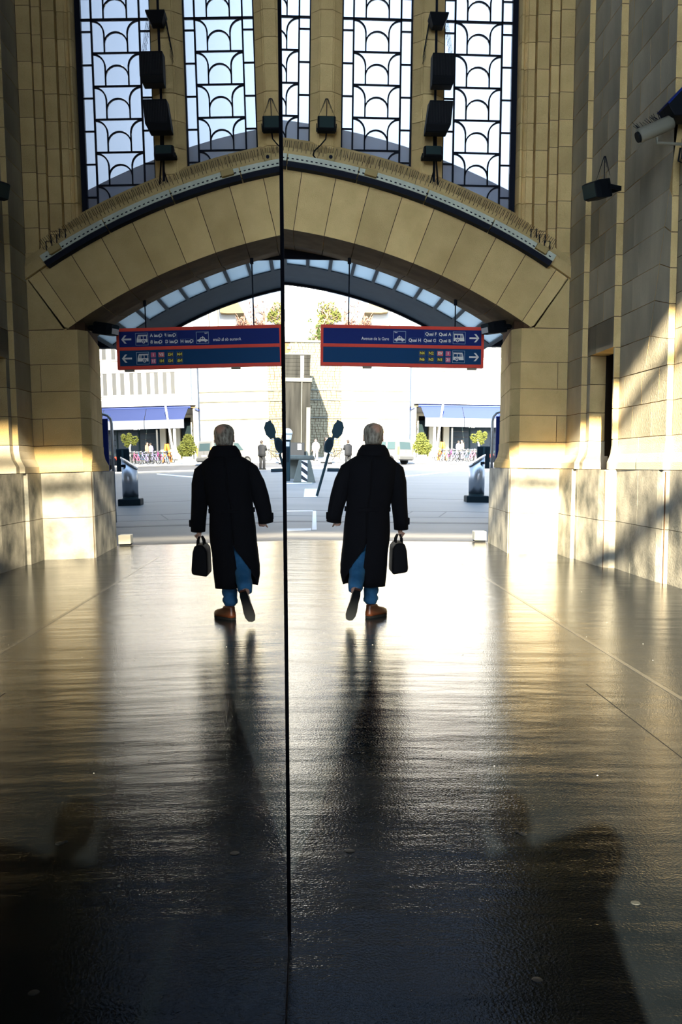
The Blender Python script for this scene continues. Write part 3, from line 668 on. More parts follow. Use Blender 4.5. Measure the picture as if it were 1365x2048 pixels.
# ---- pale box on the floor at the foot of the pier
bx = thing('floor_box', 'low pale box on the floor at the foot of the right pier', 'box', (3.36, 18.86, 0))
M['palebox'] = mat('pale_cream_metal', (.62, .6, .5), .6, .3)
soft(MB().box(-.11, .12, -.12, .14, .03, .2).build('case', 'palebox', bx), .01)
MB().box(-.09, .1, -.1, .12, 0, .03).build('feet', 'black', bx)

# ============================================================ PEOPLE
M['skin'] = mat('skin', (.55, .3, .2), .5, .4, nscale=12, namt=.2, ncol=(.5, .22, .14))
M['hair'] = mat('greying_brown_hair', (.10, .075, .05), .6, .3, nscale=38, namt=1, ncol=(.5, .44, .34), bump=.7, bscale=70, stretch=(1, 1, .35))
M['coat'] = mat('black_wool', (.0055, .0055, .007), .9, .1, bump=.15, bscale=220)
M['jeans'] = mat('blue_denim', (.02, .095, .2), .8, .2, nscale=14, namt=.6, ncol=(.05, .17, .3), bump=.2, bscale=160)
M['brown'] = mat('brown_leather', (.11, .033, .013), .4, .5, nscale=10, namt=.4)
M['sole'] = mat('dark_rubber_sole', (.007, .008, .009), .8, .08)
M['bag'] = mat('black_nylon', (.004, .004, .0055), .7, .1, bump=.15, bscale=140)
def skin_mesh(vs, es, rs, root=0, sub=2):
    me = bpy.data.meshes.new('sk'); me.from_pydata(vs, es, []); o = bpy.data.objects.new('sk', me); COL.objects.link(o)
    o.modifiers.new('s', 'SKIN').use_smooth_shade = True; sb = o.modifiers.new('u', 'SUBSURF'); sb.levels = sub; sb.render_levels = sub
    for i, d in enumerate(me.skin_vertices[0].data): d.radius = (rs[i], rs[i]) if not isinstance(rs[i], tuple) else rs[i]; d.use_root = (i == root)
    dg = bpy.context.evaluated_depsgraph_get(); dg.update(); ev = o.evaluated_get(dg); m2 = bpy.data.meshes.new_from_object(ev)
    mb = MB(); mb.add([tuple(v.co) for v in m2.vertices], [tuple(p.vertices) for p in m2.polygons])
    bpy.data.objects.remove(o); bpy.data.meshes.remove(me); bpy.data.meshes.remove(m2); return mb
def head_mesh(h=.235, w=.155, d=.195):
    """head with jaw, nose, eye sockets, mouth, ears; centre of the skull at the origin, facing +y"""
    rings = []; K = 28
    prof = [(-.5, .30, .10, .16), (-.46, .55, .62, .30), (-.38, .72, .86, .45), (-.28, .82, .93, .62), (-.2, .87, .93, .74), (-.12, .92, .94, .84), (-.05, .95, .95, .91), (.03, .97, .95, .97), (.1, .99, .96, 1), (.18, 1, .96, 1.02), (.27, .97, .9, 1), (.36, .86, .78, .9), (.43, .67, .6, .72), (.48, .4, .36, .42), (.5, .1, .08, .1)]
    for zf, wf, ff, bf in prof:
        r = []
        for q in range(K):
            t = 2*PI*q/K; x = math.cos(t); y = math.sin(t); X_ = x*w/2*wf; Y_ = y*d/2*(ff if y > 0 else bf)
            c = abs(x) if y > 0 else 9
            if zf in (-.12, -.05) and c < .16: Y_ += .022 if zf == -.12 else .014
            if zf == -.2 and c < .16: Y_ += .010
            if zf == .03 and c < .1: Y_ += .006
            if zf == .03 and .2 < c < .55: Y_ -= .008
            if zf == -.28 and c < .3: Y_ += .005
            r.append((X_, Y_, zf*h))
        rings.append(r)
    mb = MB().loft(rings)
    for s in (-1, 1):
        ear = []
        for q, (rr_, dx) in enumerate(((.5, 0), (1, .010), (1, .018), (.7, .014))):
            ear.append([(s*(w*.475+dx), -.012+.018*rr_*math.cos(2*PI*j/12)-dx*.5, -.012+.033*rr_*math.sin(2*PI*j/12)) for j in range(12)])
        mb.loft(ear)
        mb.lathe([(.001, -.011), (.008, -.008), (.011, 0), (.008, .008), (.001, .011)], (s*.032, d*.5*.86, .012), 10)
    return mb
def fingers(mb, palm, dirv, side, curl, s=1.0, thumb=None):
    """four fingers of different length curling about 'side', and a thumb leaving the side of the palm"""
    dirv = Vector(dirv).normalized(); side = Vector(side).normalized(); nrm = dirv.cross(side).normalized(); palm = Vector(palm)
    for i, (o_, ln) in enumerate(((-.031, .068), (-.011, .078), (.010, .073), (.029, .056))):
        p = palm + side*o_*s - dirv*.01; pts = [p]; a = curl*.35
        for q, fr_ in enumerate((.25, .45, .32, .25)):
            v = dirv*math.cos(a)+nrm*math.sin(a); p = p+v*ln*fr_*s*1.05; pts.append(p); a += curl*.62
        mb.tube(pts, [.0095*s, .0092*s, .0088*s, .008*s, .0055*s], 8)
    t = Vector(thumb) if thumb else (dirv*.7-side*.8)
    p0 = palm-dirv*.045*s-side*.026*s; mb.tube([p0, p0+t.normalized()*.03*s, p0+(t.normalized()+nrm*.35).normalized()*.055*s, p0+(t.normalized()+nrm*.5).normalized()*.078*s], [.013*s, .012*s, .010*s, .006*s], 8)
def ell(xc, yc, z, rx, ry, k=36, p=2.3, a0=0, span=2*PI, nz=0, seed=0):
    r = []
    for q in range(k):
        t = a0 + span*q/(k if span == 2*PI else k-1); c, s = math.cos(t), math.sin(t)
        f = (abs(c)**p+abs(s)**p)**(-1/p); w_ = 1+nz*math.sin(5*t+seed)+nz*.6*math.sin(9*t+seed*2.3)
        r.append((xc+rx*c*f*w_, yc+ry*s*f*w_, z))
    return r
# ---- the walking man
MAN = thing('person', 'man in a long black coat and jeans walking away, briefcase in right hand', 'person', (.632, 9.2, 0))
J = dict(pel=(-.02, .02, .95), spi=(-.01, .02, 1.2), che=(0, .01, 1.38), nek=(.005, .01, 1.52), hd=(.01, .03, 1.60),
         shl=(-.17, .01, 1.405), ell=(-.295, -.02, 1.14), wrl=(-.335, .03, .93), pal=(-.333, .045, .895), shr=(.18, .01, 1.405), elr=(.245, -.01, 1.13), wrr=(.275, .05, .83), par=(.275, .055, .775),
         hil=(-.09, .02, .9), knl=(-.11, -.06, .50), anl=(-.165, -.42, .275), hir=(.07, .02, .9), knr=(.03, .08, .48), anr=(.005, .03, .09))
nm = list(J); E_ = [('pel','spi'),('spi','che'),('che','nek'),('nek','hd'),('che','shl'),('shl','ell'),('ell','wrl'),('wrl','pal'),('che','shr'),('shr','elr'),('elr','wrr'),('wrr','par'),('pel','hil'),('hil','knl'),('knl','anl'),('pel','hir'),('hir','knr'),('knr','anr')]
R_ = dict(pel=.13, spi=.12, che=.105, nek=.055, hd=.06, shl=.045, ell=.042, wrl=.028, pal=(.034, .018), shr=.045, elr=.042, wrr=.028, par=(.034, .018), hil=.08, knl=.055, anl=.042, hir=.08, knr=.055, anr=.042)
body = skin_mesh([J[k] for k in nm], [(nm.index(a), nm.index(b_)) for a, b_ in E_], [R_[k] for k in nm])
hm = head_mesh(.24, .16, .2).xf(Matrix.Translation((.012, .03, 1.672)) @ Matrix.Rotation(D(-5), 4, 'Z') @ Matrix.Rotation(D(-4), 4, 'X')); body.add(hm.v, hm.f)
fingers(body, (-.332, .05, .857), (.05, .1, -1), (0, -1, -.1), -1.7, .95, (.25, .35, -1))
fingers(body, (.275, .055, .755), (0, .05, -1), (0, 1, 0), 2.6, thumb=(-.3, .6, -1))
body.build('body', 'skin', MAN, True)
hr = MB(); rs = []
for zf, wf, bf, ff in ((-.30, .86, .80, -.25), (-.2, .93, .93, -.10), (-.08, 1.0, 1.04, -.02), (.05, 1.05, 1.1, .08), (.18, 1.08, 1.12, .5), (.3, 1.05, 1.08, .85), (.4, .92, .94, .8), (.48, .64, .66, .6), (.53, .22, .24, .2)):
    r = []
    for q in range(40):
        t = 2*PI*q/40; x, y = math.cos(t), math.sin(t); w_ = 1+random.uniform(-.025, .025)
        r.append((x*.087*wf*w_, y*.109*bf*w_ if y < 0 else y*.1*ff*w_, zf*.24))
    rs.append(r)
hr.loft(rs).xf(Matrix.Translation((.012, .03, 1.672)) @ Matrix.Rotation(D(-5), 4, 'Z') @ Matrix.Rotation(D(-4), 4, 'X')); hr.build('hair', 'hair', MAN, True)
# thinning crown: scalp shows through the hair at the right of the crown
_m = M['hair']; nt = _m.node_tree; L = nt.links; b = nt.nodes['Principled BSDF']; src = b.inputs['Base Color'].links[0].from_socket
tcn = nt.nodes.new('ShaderNodeTexCoord'); nH = noise(45, 4)
vd = nt.nodes.new('ShaderNodeVectorMath'); vd.operation = 'DISTANCE'; L.new(tcn.outputs['Object'], vd.inputs[0]); vd.inputs[1].default_value = (.040, -.062, 1.752)
q1 = nt.nodes.new('ShaderNodeMath'); q1.operation = 'MULTIPLY_ADD'; L.new(nH.outputs['Fac'], q1.inputs[0]); q1.inputs[1].default_value = .05; L.new(vd.outputs['Value'], q1.inputs[2])
q2 = nt.nodes.new('ShaderNodeMapRange'); q2.interpolation_type = 'SMOOTHSTEP'; L.new(q1.outputs[0], q2.inputs[0]); q2.inputs[1].default_value = .052; q2.inputs[2].default_value = .085; q2.inputs[3].default_value = .95; q2.inputs[4].default_value = 0
mxh = nt.nodes.new('ShaderNodeMix'); mxh.data_type = 'RGBA'; L.new(q2.outputs[0], mxh.inputs[0]); L.new(src, mxh.inputs[6]); mxh.inputs[7].default_value = (.5, .27, .18, 1); L.new(mxh.outputs[2], b.inputs['Base Color'])
# coat: open ring below the back vent
ct = MB(); rs = []; K = 48
spec = [(1.535, .012, .01, .085, .085), (1.50, .008, .01, .15, .105), (1.475, .006, .005, .19, .12), (1.45, .005, .003, .216, .134), (1.42, .004, 0, .234, .145), (1.34, 0, 0, .238, .155), (1.25, -.005, 0, .228, .158), (1.15, -.012, .0, .215, .155), (1.05, -.028, .0, .203, .15), (1.0, -.035, 0, .2, .15), (.94, -.036, .0, .205, .158), (.86, -.038, 0, .212, .165),
        (.78, -.04, 0, .215, .172), (.70, -.044, 0, .215, .178), (.64, -.05, 0, .214, .18), (.58, -.054, 0, .214, .183), (.5, -.06, 0, .215, .187), (.42, -.065, .0, .212, .19), (.36, -.066, 0, .208, .19), (.30, -.064, 0, .2, .188)]
for z, xc, yc, rx, ry in spec:
    f = max(0, (.66-z)/.36); f = min(1, f)
    right, left = -92-4*f, -92-58*f**.8           # edges of the vent (degrees), back is -90
    a0 = D(right); span = D(360-(right-left)) if f > 0 else D(360)
    r = ell(xc, yc, z, rx, ry, K+1, 2.3, a0, span*.99999, .008+.018*f, z*9)
    if f > .7:                                    # the left tail swings back a little and ends higher than the right
        r = [(p[0], p[1], p[2]+(.035*max(0, min(1, (-p[0]-.05)/.12)) if p[1] < .05 else 0)) for p in r]
    rs.append(r)
ct.loft(rs, False, False); o = ct.build('coat', 'coat', MAN, True); so = o.modifiers.new('s', 'SOLIDIFY'); so.thickness = .012; so.offset = -1
# collar, belt tabs, sleeves
col_ = MB().loft([ell(.012, .012, z, rx, ry, 32) for z, rx, ry in ((1.50, .155, .11), (1.545, .128, .1), (1.585, .102, .094), (1.60, .1, .092), (1.59, .112, .104), (1.55, .14, .118), (1.505, .155, .128), (1.49, .15, .12))], False)
col_.build('collar', 'coat', MAN, True)
def sleeve(pts, rad_, name='sleeve'):
    rings = []; mbx = MB(); mbx.tube(pts, rad_, 20)
    for i in range(len(mbx.v)):                    # wool folds
        x, y, z = mbx.v[i]; mbx.v[i] = (x+.004*math.sin(z*60+y*20), y+.004*math.sin(z*47+x*30), z)
    mbx.build(name, 'coat', MAN, True)
sleeve([(-.1, .005, 1.40), (-.17, .005, 1.408), (-.217, 0, 1.36), (-.268, -.012, 1.25), (-.298, -.02, 1.13), (-.322, .0, 1.03), (-.34, .02, .945), (-.345, .03, .885)], [.03, .066, .083, .083, .079, .074, .07, .067])
sleeve([(.11, .005, 1.40), (.172, .005, 1.408), (.213, .0, 1.36), (.24, -.008, 1.25), (.253, -.01, 1.13), (.268, .01, 1.0), (.282, .035, .9), (.284, .045, .82)], [.03, .066, .082, .082, .078, .073, .07, .066])
for (x, y, z, s) in ((-.405, .0, .945, -1), (.348, .03, .9, 1)): soft(MB().box(x-.012, x+.012, y-.02, y+.02, z-.035, z+.03).build('cuff_strap', 'coat', MAN), .006)
for x in (-.235, .165): soft(MB().box(x-.012, x+.012, -.03, .03, .985, 1.03).build('belt_loop', 'coat', MAN), .005)
soft(MB().box(-.13, .06, -.162, -.15, .985, 1.02).build('back_belt', 'coat', MAN), .004)
# jeans: one garment, two legs and a seat
jn = skin_mesh([(-.01, .02, .97), (-.085, .02, .88), (-.105, -.03, .66), (-.115, -.075, .50), (-.14, -.24, .39), (-.163, -.40, .295), (.07, .02, .88), (.05, .05, .66), (.03, .07, .48), (.012, .05, .28), (.006, .035, .10)],
               [(0, 1), (1, 2), (2, 3), (3, 4), (4, 5), (0, 6), (6, 7), (7, 8), (8, 9), (9, 10)], [.12, .1, .088, .082, .076, .072, .1, .088, .08, .075, .07])
for i in range(len(jn.v)):
    x, y, z = jn.v[i]
    if z < .5: w_ = .006*math.sin(z*75+x*20)+.004*math.sin(z*120-y*40); jn.v[i] = (x+w_*(1 if x > -.05 else .6), y+w_, z)
jn.build('jeans', 'jeans', MAN, True)
def shoe(mtx, label=None):
    """shoe along +y, heel at the origin, sole on z=0"""
    out = [(-.028, -.02), (.028, -.02), (.037, .02), (.038, .09), (.047, .17), (.046, .22), (.03, .262), (0, .275), (-.03, .265), (-.044, .225), (-.043, .17), (-.035, .09), (-.036, .02)]
    so_ = MB().prism(out, 0, .024).xf(mtx).build('sole', 'sole', MAN); soft(so_, .004)
    def sc(f, z, y0=0, ym=1): return [(x*f, y0+(y*ym), z) for x, y in out]
    up_ = MB().loft([sc(.97, .024), sc(.98, .045), sc(.92, .065, 0, .97), sc(.82, .085, -.0, .8), sc(.78, .105, -.005, .48), sc(.8, .125, -.005, .4)]).xf(mtx).build('shoe_upper', 'brown', MAN, True)
Tz = Matrix.Translation
shoe(Tz((-.012, -.05, .0)) @ Matrix.Rotation(D(-38), 4, 'Z'))
# trailing foot: heel up, sole facing back, toe just clear of the floor
shoe(Tz((-.148, -.475, .285)) @ Matrix.Rotation(D(14), 4, 'Y') @ Matrix.Rotation(D(-74), 4, 'X'))
# ---- the briefcase he carries
BAG = thing('briefcase', 'soft black briefcase seen edge-on in the walking man\'s right hand', 'bag', (.632+.262, 9.26, .415))
bp = [(-.068, -.0), (.072, .02), (.078, .06), (.068, .22), (.05, .285), (-.02, .29), (-.058, .25), (-.07, .05)]
o = soft(MB().prism_y(bp, -.2, .2).build('bag_body', 'bag', BAG), .02, 3); o.rotation_euler.y = D(-2)
for dx in (-.03, .03):
    MB().tube([(dx, -.07, .27), (dx*.9, -.065, .32), (dx*.45, -.04, .352), (dx*.4, .0, .357), (dx*.45, .04, .352), (dx*.9, .065, .32), (dx, .07, .27)], .008, 8).build('handle', 'bag', BAG, True)
MB().box(.069, .079, -.03, .03, .13, .17).build('buckle', 'steel', BAG)
# ---- the photographer, whose shadow falls on the floor (stands behind the lens)
PHO = thing('person', 'photographer in a dark coat behind the lens, casting the foreground shadow', 'person', (.22, -.3, 0))
PHO.scale = (.9, .9, 1.03)
PJ = dict(pel=(0, 0, .93), spi=(0, 0, 1.15), che=(0, 0, 1.33), nek=(-.02, .01, 1.48), hd=(-.05, .02, 1.55), shl=(-.19, 0, 1.40), ell=(-.22, .12, 1.16), wrl=(-.2, .2, 1.33), pal=(-.19, .22, 1.36), shr=(.2, 0, 1.42), elr=(.34, .03, 1.52), wrr=(.1, .2, 1.40), par=(.0, .22, 1.39), hil=(-.1, 0, .88), knl=(-.12, .03, .48), anl=(-.12, 0, .08), hir=(.1, 0, .88), knr=(.12, .03, .48), anr=(.13, 0, .08))
nm = list(PJ)
body = skin_mesh([PJ[k] for k in nm], [(nm.index(a), nm.index(b_)) for a, b_ in E_], [R_[k] for k in nm])
hm = head_mesh().xf(Tz((-.06, .03, 1.63))); body.add(hm.v, hm.f)
fingers(body, (-.19, .22, 1.38), (0, 1, .1), (0, 0, 1), 1.2); fingers(body, (-.02, .27, 1.395), (-.6, 1, 0), (0, 0, 1), 1.2)
body.build('body', 'skin', PHO, True)
hr2 = MB(); hr2.v = list(hr.v); hr2.f = list(hr.f); hr2.xf(Tz((-.072, .0, -.042))); hr2.build('hair', 'hair', PHO, True)
MB().loft([ell(0, 0, z, rx, ry, 32) for z, rx, ry in ((1.5, .07, .07), (1.45, .2, .12), (1.38, .25, .15), (1.2, .25, .16), (1.0, .26, .17), (.7, .28, .19), (.45, .285, .2))]).build('coat', 'coat', PHO, True)
for a in (('shl', 'ell', 'wrl'), ('shr', 'elr', 'wrr')): MB().tube([PJ[q] for q in a], [.1, .085, .06], 14).build('sleeve', 'coat', PHO, True)
for a in (('hil', 'knl', 'anl'), ('hir', 'knr', 'anr')): MB().tube([PJ[q] for q in a], [.1, .085, .075], 14).build('trouser_leg', 'jeans', PHO, True)
for x in (-.12, .13): MB().prism([(x-.045, -.08), (x+.045, -.08), (x+.05, .12), (x, .2), (x-.05, .12)], 0, .08).build('shoe', 'sole', PHO)
CAMT = thing('handheld_camera', 'black handheld camera held up beside the glass by the photographer', 'camera', (.02, -.1, 1.39))
soft(MB().box(-.05, .08, -.05, .0, -.045, .045).build('camera_body', 'black', CAMT), .008); MB().box(-.02, .03, -.05, -.01, .045, .065).build('viewfinder', 'black', CAMT)
# ============================================================ OUTSIDE
M['asphalt'] = mat('dry_asphalt', (.15, .145, .135), .6, .4, nscale=.35, namt=.6, ncol=(.10, .097, .092), bump=.15, bscale=40, stretch=(.5, 1.6, 1))
M['road'] = mat('road_asphalt', (.09, .09, .095), .7, .3, nscale=.5, namt=.4)
M['pave'] = mat('pale_pavement', (.3, .3, .29), .7, .3, nscale=.6, namt=.3)
M['paint'] = mat('white_road_paint', (.75, .75, .74), .6, .3, nscale=6, namt=.25, ncol=(.5, .5, .5))
M['drain'] = mat('dark_drain_iron', (.03, .03, .034), .6, .4)
M['canopy'] = mat('slate_blue_metal', (.05, .075, .10), .6, .3, nscale=3, namt=.3)
M['facade'] = mat('cream_render', (.52, .48, .38), .9, .1, nscale=.4, namt=.15)
M['facade2'] = mat('white_render', (.48, .465, .43), .9, .1)
M['shutter'] = mat('pale_grey_shutter', (.06, .062, .062), .7, .3)
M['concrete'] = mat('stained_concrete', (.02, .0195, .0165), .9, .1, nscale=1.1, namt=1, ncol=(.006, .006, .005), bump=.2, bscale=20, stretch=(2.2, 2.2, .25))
M['conc2'] = mat('pale_concrete', (.10, .10, .08), .9, .2, nscale=2, namt=.4)
M['masonry'] = mat('rubble_wall_stone', (.2, .175, .115), .9, .1, var=.2, nscale=4, namt=.5)
M['teal'] = mat('dark_teal_paint', (.010, .026, .031), .6, .15)
M['dteal'] = mat('deep_green_blue_paint', (.004, .011, .015), .6, .12)
M['darkglass'] = mat('shop_glass', (.006, .014, .018), .2, .3)
M['awn'] = mat('blue_awning_cloth', (.03, .042, .11), .9, .1); M['awn2'] = mat('pale_awning_valance', (.15, .165, .2), .9, .1); M['awnbar'] = mat('dark_blue_cassette', (.01, .03, .16), .5, .4)
M['wood'] = mat('brown_wood_eave', (.13, .07, .03), .8, .2); M['roof'] = mat('brown_roof_boards', (.15, .115, .065), .9, .1)
M['leafy'] = mat('yellow_green_leaf', (.075, .085, .016), .8, .2, var=.1); M['leafd'] = mat('green_leaf', (.04, .06, .013), .8, .2)
M['bark'] = mat('pinkish_bark', (.2, .12, .09), .9, .1); M['tyre'] = mat('black_tyre', (.012, .012, .012), .8, .2)
M['orange'] = mat('orange_paint', (.5, .13, .015), .6, .3); M['van'] = mat('white_van_paint', (.12, .121, .115), .45, .25)
M['lampred'] = mat('red_tail_lamp', (.7, .06, .03), .3, .5); M['lampor'] = mat('orange_tail_lamp', (.8, .28, .05), .3, .5); M['bump'] = mat('grey_bumper', (.07, .072, .07), .6, .2)

def gslab(x0, x1, y0, y1, dz, th=.3):
    return MB().add([(x, y, gz(y)+d) for d in (dz-th, dz) for x, y in ((x0, y0), (x1, y0), (x1, y1), (x0, y1))], [(0, 3, 2, 1), (4, 5, 6, 7), (0, 1, 5, 4), (1, 2, 6, 5), (2, 3, 7, 6), (3, 0, 4, 7)])
sq = gslab(-60, 70, Y0S, 62, 0); sq.box(-60, 70, 18.701, Y0S+.001, -.3, 0)
ground = struct('ground', sq, 'asphalt')
gslab(-60, 70, 62, 74, -.0).build('roadway', 'road', ground)
gslab(-60, 70, 74, 130, .02).build('far_pavement', 'pave', ground)
gslab(-60, 70, 61.2, 62, .05).build('kerb', 'pave', ground); gslab(-60, 70, 74, 74.6, .08).build('kerb', 'pave', ground)
gslab(-8, 8, 22.8, 23.1, .004, .02).build('drain_channel', 'drain', ground)
gslab(-8, 12, 18.85, 18.95, .004, .02).build('threshold_joint', 'drain', ground)
for y in (24.5, 26.4, 31.8): gslab(-9, 14, y, y+.05, .003, .02).build('paving_joint', 'drain', ground)
for x in (2.45, 3.35, 6.1): MB().add([(x+a+.25*(y-24.6), y, gz(y)+.004) for y in (24.6, 26.3) for a in (0, .04)], [(0, 1, 3, 2)]).build('paving_joint', 'drain', ground)
def paint(p, name='painted_line'):
    q = [street(*c) for c in p]; MB().loft([[(v.x, v.y, v.z-.004) for v in q], [(v.x, v.y, v.z+.006) for v in q]]).build(name, 'paint', ground)
paint([(608, 994), (634, 994), (636, 978), (610, 978)]); paint([(624.5, 1060), (634, 1060), (632.5, 1022), (626, 1022)]); paint([(560, 1024), (626, 1022.5), (626, 1021), (560, 1021.5)])
paint([(560, 1063), (623, 1061), (623, 1057), (560, 1058)]); paint([(800, 955), (905, 944), (905, 942.5), (800, 952.5)]); paint([(572, 968), (625, 966.5), (625, 965.5), (572, 966.5)])

# ---- glazed canopy outside the arch
CAN = thing('canopy', 'curved canopy outside the arch, frosted glass strip and slate blue soffit', 'canopy')
ccx, ccz, RC = -1.1, -2.88, 8.43
def cring(r0, r1, y0, y1, a0, a1, n=3):
    rs = []
    for i in range(n+1):
        a = a0+(a1-a0)*i/n; s, c = math.sin(a), math.cos(a)
        rs.append([(ccx+r0*s, y0, ccz+r0*c), (ccx+r1*s, y0, ccz+r1*c), (ccx+r1*s, y1, ccz+r1*c), (ccx+r0*s, y1, ccz+r0*c)])
    return MB().loft(rs)
for k in range(-15, 13):
    a0 = D(7.8+3.12*(k-1)); a1 = D(7.8+3.12*k); e = D(.22)
    if a1 > D(37) or a0 < D(-38): continue
    cring(RC+.02, RC+.04, 18.72, 20.75, a0+e, a1-e).build('glass_panel', 'frost', CAN)
    cring(RC-.03, RC+.08, 18.72, 20.8, a1-e, a1+e, 1).build('rib', 'canopy', CAN)
cring(RC, RC+.16, 20.75, 22.8, D(-36), D(36), 40).build('soffit', 'canopy', CAN)
cring(RC-.05, RC+.2, 22.8, 22.9, D(-36), D(36), 40).build('fascia', 'iron', CAN)
MB().box(3.7, 9, 22.35, 22.6, 4.12, 4.32).build('gutter', 'iron', CAN)
for q in range(3): MB().tube([(3.6, 22.3, 4.16+.05*q), (9, 22.3, 4.3+.03*q)], .012, 6).build('cable_run', 'cable', CAN)
MB().box(-12, 12, 18.64, 18.7, 5.2, 5.4).build('wall_plate', 'iron', CAN)

# ---- stainless ash bin at the right
p = street(953, 1004); BIN = thing('litter_bin', 'stainless steel cylindrical litter bin with slanted top on a dark base', 'bin', p)
r = .24; K = 28
lo = [(r*math.cos(2*PI*q/K), r*math.sin(2*PI*q/K), .26) for q in range(K)]; hi = [(x, y, 1.26+.15*x/r) for x, y, z in lo]
MB().loft([lo, hi]).build('body', 'steel', BIN, True)
MB().loft([[(x*1.1, y*1.1, 1.255+.16*x/r*1.1) for x, y, z in lo], [(x*1.1, y*1.1, 1.30+.16*x/r*1.1) for x, y, z in lo]]).build('lid', 'steel', BIN)
MB().lathe([(.235, .19), (.235, .27)], (0, 0, 0), 28).build('collar', 'teal', BIN)
soft(MB().prism([(-.34, -.3), (.34, -.3), (.34, .3), (-.34, .3)], -.1, .2).build('base', 'dteal', BIN), .03)
soft(MB().box(.07, .2, -.245, -.2, 1.16, 1.24).build('ash_slot', 'black', BIN), .01)
p = street(967, 989); SB = thing('notice_board', 'dark teal notice board on a thin post behind the steel bin', 'sign board', p); s_ = p.y/2000
MB().tube([(0, 0, 0), (0, 0, 95*s_)], .04, 10).build('post', 'teal', SB); soft(MB().box(-13*s_, 13*s_, .05, .12, 52*s_, 97*s_).build('board', 'dteal', SB), .02)
HP = thing('hoop_stand', 'tall chrome hoop stand holding a dark blue panel beside the right pier', 'sign stand', (4.62, 24.3, gz(24.3)))
hz_ = 2.62
MB().tube([(-.02, 0, 0), (-.02, 0, hz_-.25), (.0, 0, hz_-.13), (.07, 0, hz_-.04), (.2, 0, hz_), (.9, 0, hz_), (1.02, 0, hz_-.05), (1.1, 0, hz_-.2), (1.1, 0, 0)], .035, 10).build('hoop', 'steel', HP, True)
MB().box(.07, 1.02, -.03, .03, .55, hz_-.12).build('panel', 'blue', HP)
p = street(798.5, 988); PO = thing('bollard', 'slim grey bollard post behind the walking man\'s right shoulder', 'bollard', p)
MB().lathe([(.05, 0), (.05, .78), (.045, .8), (.02, .83), (.001, .835)], (0, 0, 0), 14).build('post', 'teal', PO, True); MB().lathe([(.052, .6), (.052, .68)], (0, 0, 0), 14).build('band', 'white', PO)
# ---- leaning pole with two sign backs
p = street(634, 992); LP = thing('road_sign', 'leaning road sign pole with an octagonal and an oval sign seen from behind', 'road sign', p); s_ = p.y/2000
top = Vector((41*s_, 0, 152*s_))
MB().tube([(0, 0, 0), top], .045, 10).build('pole', 'teal', LP)
ax_ = top.normalized(); tilt = math.atan2(top.x, top.z)
o = MB().prism_y([(.19*math.cos(PI/8+q*PI/4), .31*math.sin(PI/8+q*PI/4)) for q in range(8)], -.02, .02).build('octagonal_plate', 'teal', LP); o.location = (40.5*s_, -.06, 133*s_); o.rotation_euler = (0, tilt*1.0, 0)
o = MB().prism_y([(.15*math.cos(q*PI/10)*(1 if abs(math.cos(q*PI/10)) < .9 else .95), .27*math.sin(q*PI/10)) for q in range(20)], -.025, .025).build('oval_plate', 'teal', LP); o.location = (23*s_, -.06, 102*s_); o.rotation_euler = (0, tilt*1.0, 0)
o = MB().prism_y([(.10*math.cos(q*PI/10), .19*math.sin(q*PI/10)) for q in range(20)], -.035, -.02).build('oval_rim', 'dteal', LP); o.location = (23*s_, -.06, 102*s_); o.rotation_euler = (0, tilt, 0)
for dx, z in ((36.5, 114), (27, 86)): MB().box(-.06, .06, -.09, .05, -.02, .02).build('clamp', 'steel', LP).location = (dx*s_, 0, z*s_)
# ---- concrete block with hazard stripes, round slab, terminal, cabinet
p = street(609, 965); CB = thing('concrete_block', 'tapered concrete block with black and white hazard stripe on the street', 'block', p); s_ = p.y/2000
def tz(xa, xb, xc, xd, y0, y1, h): return MB().loft([[(xa*s_, y0, 0), (xb*s_, y0, 0), (xb*s_, y1, 0), (xa*s_, y1, 0)], [(xa*s_*.92, y0+.03, h*.12), (xb*s_*.92, y0+.03, h*.12), (xb*s_*.92, y1, h*.12), (xa*s_*.92, y1, h*.12)], [(xc*s_, y0+.18, h), (xd*s_, y0+.18, h), (xd*s_, y1, h), (xc*s_, y1, h)]])
soft(tz(-23, 23, -11.5, 12, 0, 1.6, 45*s_).build('body', 'conc2', CB), .03)
M['blackpaint'] = mat('black_paint', (.008, .008, .01), .6, .3)
wS = 6*s_
hh = 45*s_
def front(pts, nm, m_, o_): MB().loft([[(x, -o_+.18*z/hh, z) for x, z in pts], [(x, .04+.18*z/hh, z) for x, z in pts]]).build(nm, m_, CB)
front([(-wS, .02), (wS, .02), (wS, hh-.02), (-wS, hh-.02)], 'hazard_panel', 'white', .010)
for zc in (3, 19, 35):                              # slanting black bars
    pts = [(-wS, (zc+4)*s_), (wS, (zc-5)*s_), (wS, (zc+3.5)*s_), (-wS, (zc+12.5)*s_)]
    front([(x, min(max(z, .025), hh-.025)) for x, z in pts], 'hazard_bar', 'blackpaint', .014)
p = street(584, 961); RSL = thing('round_slab', 'round pale concrete slab on a drum to the left of the striped block', 'concrete slab', (p.x, p.y+2.2, gz(p.y+2.2))); 
MB().lathe([(.42, 0), (.4, .85)], (0, 0, 0), 24).build('drum', 'conc2', RSL); MB().lathe([(.85, .85), (.87, .9), (.85, 1.02), (.8, 1.05)], (.15, 0, 0), 28).build('slab', 'conc2', RSL)
p = street(574.5, 962); PT = thing('parking_terminal', 'teal parking terminal with a white domed top beside the mirror edge', 'parking meter', p); s_ = p.y/2000
soft(MB().box(-6*s_, 6*s_, -.1, .14, 0, 82*s_).build('column', 'teal', PT), .03); MB().box(-3.4*s_, 3.4*s_, -.115, -.09, 38*s_, 66*s_).build('front_panel', 'dteal', PT)
MB().box(-4*s_, 4*s_, -.112, -.09, 69*s_, 78*s_).build('slot_panel', 'steel', PT)
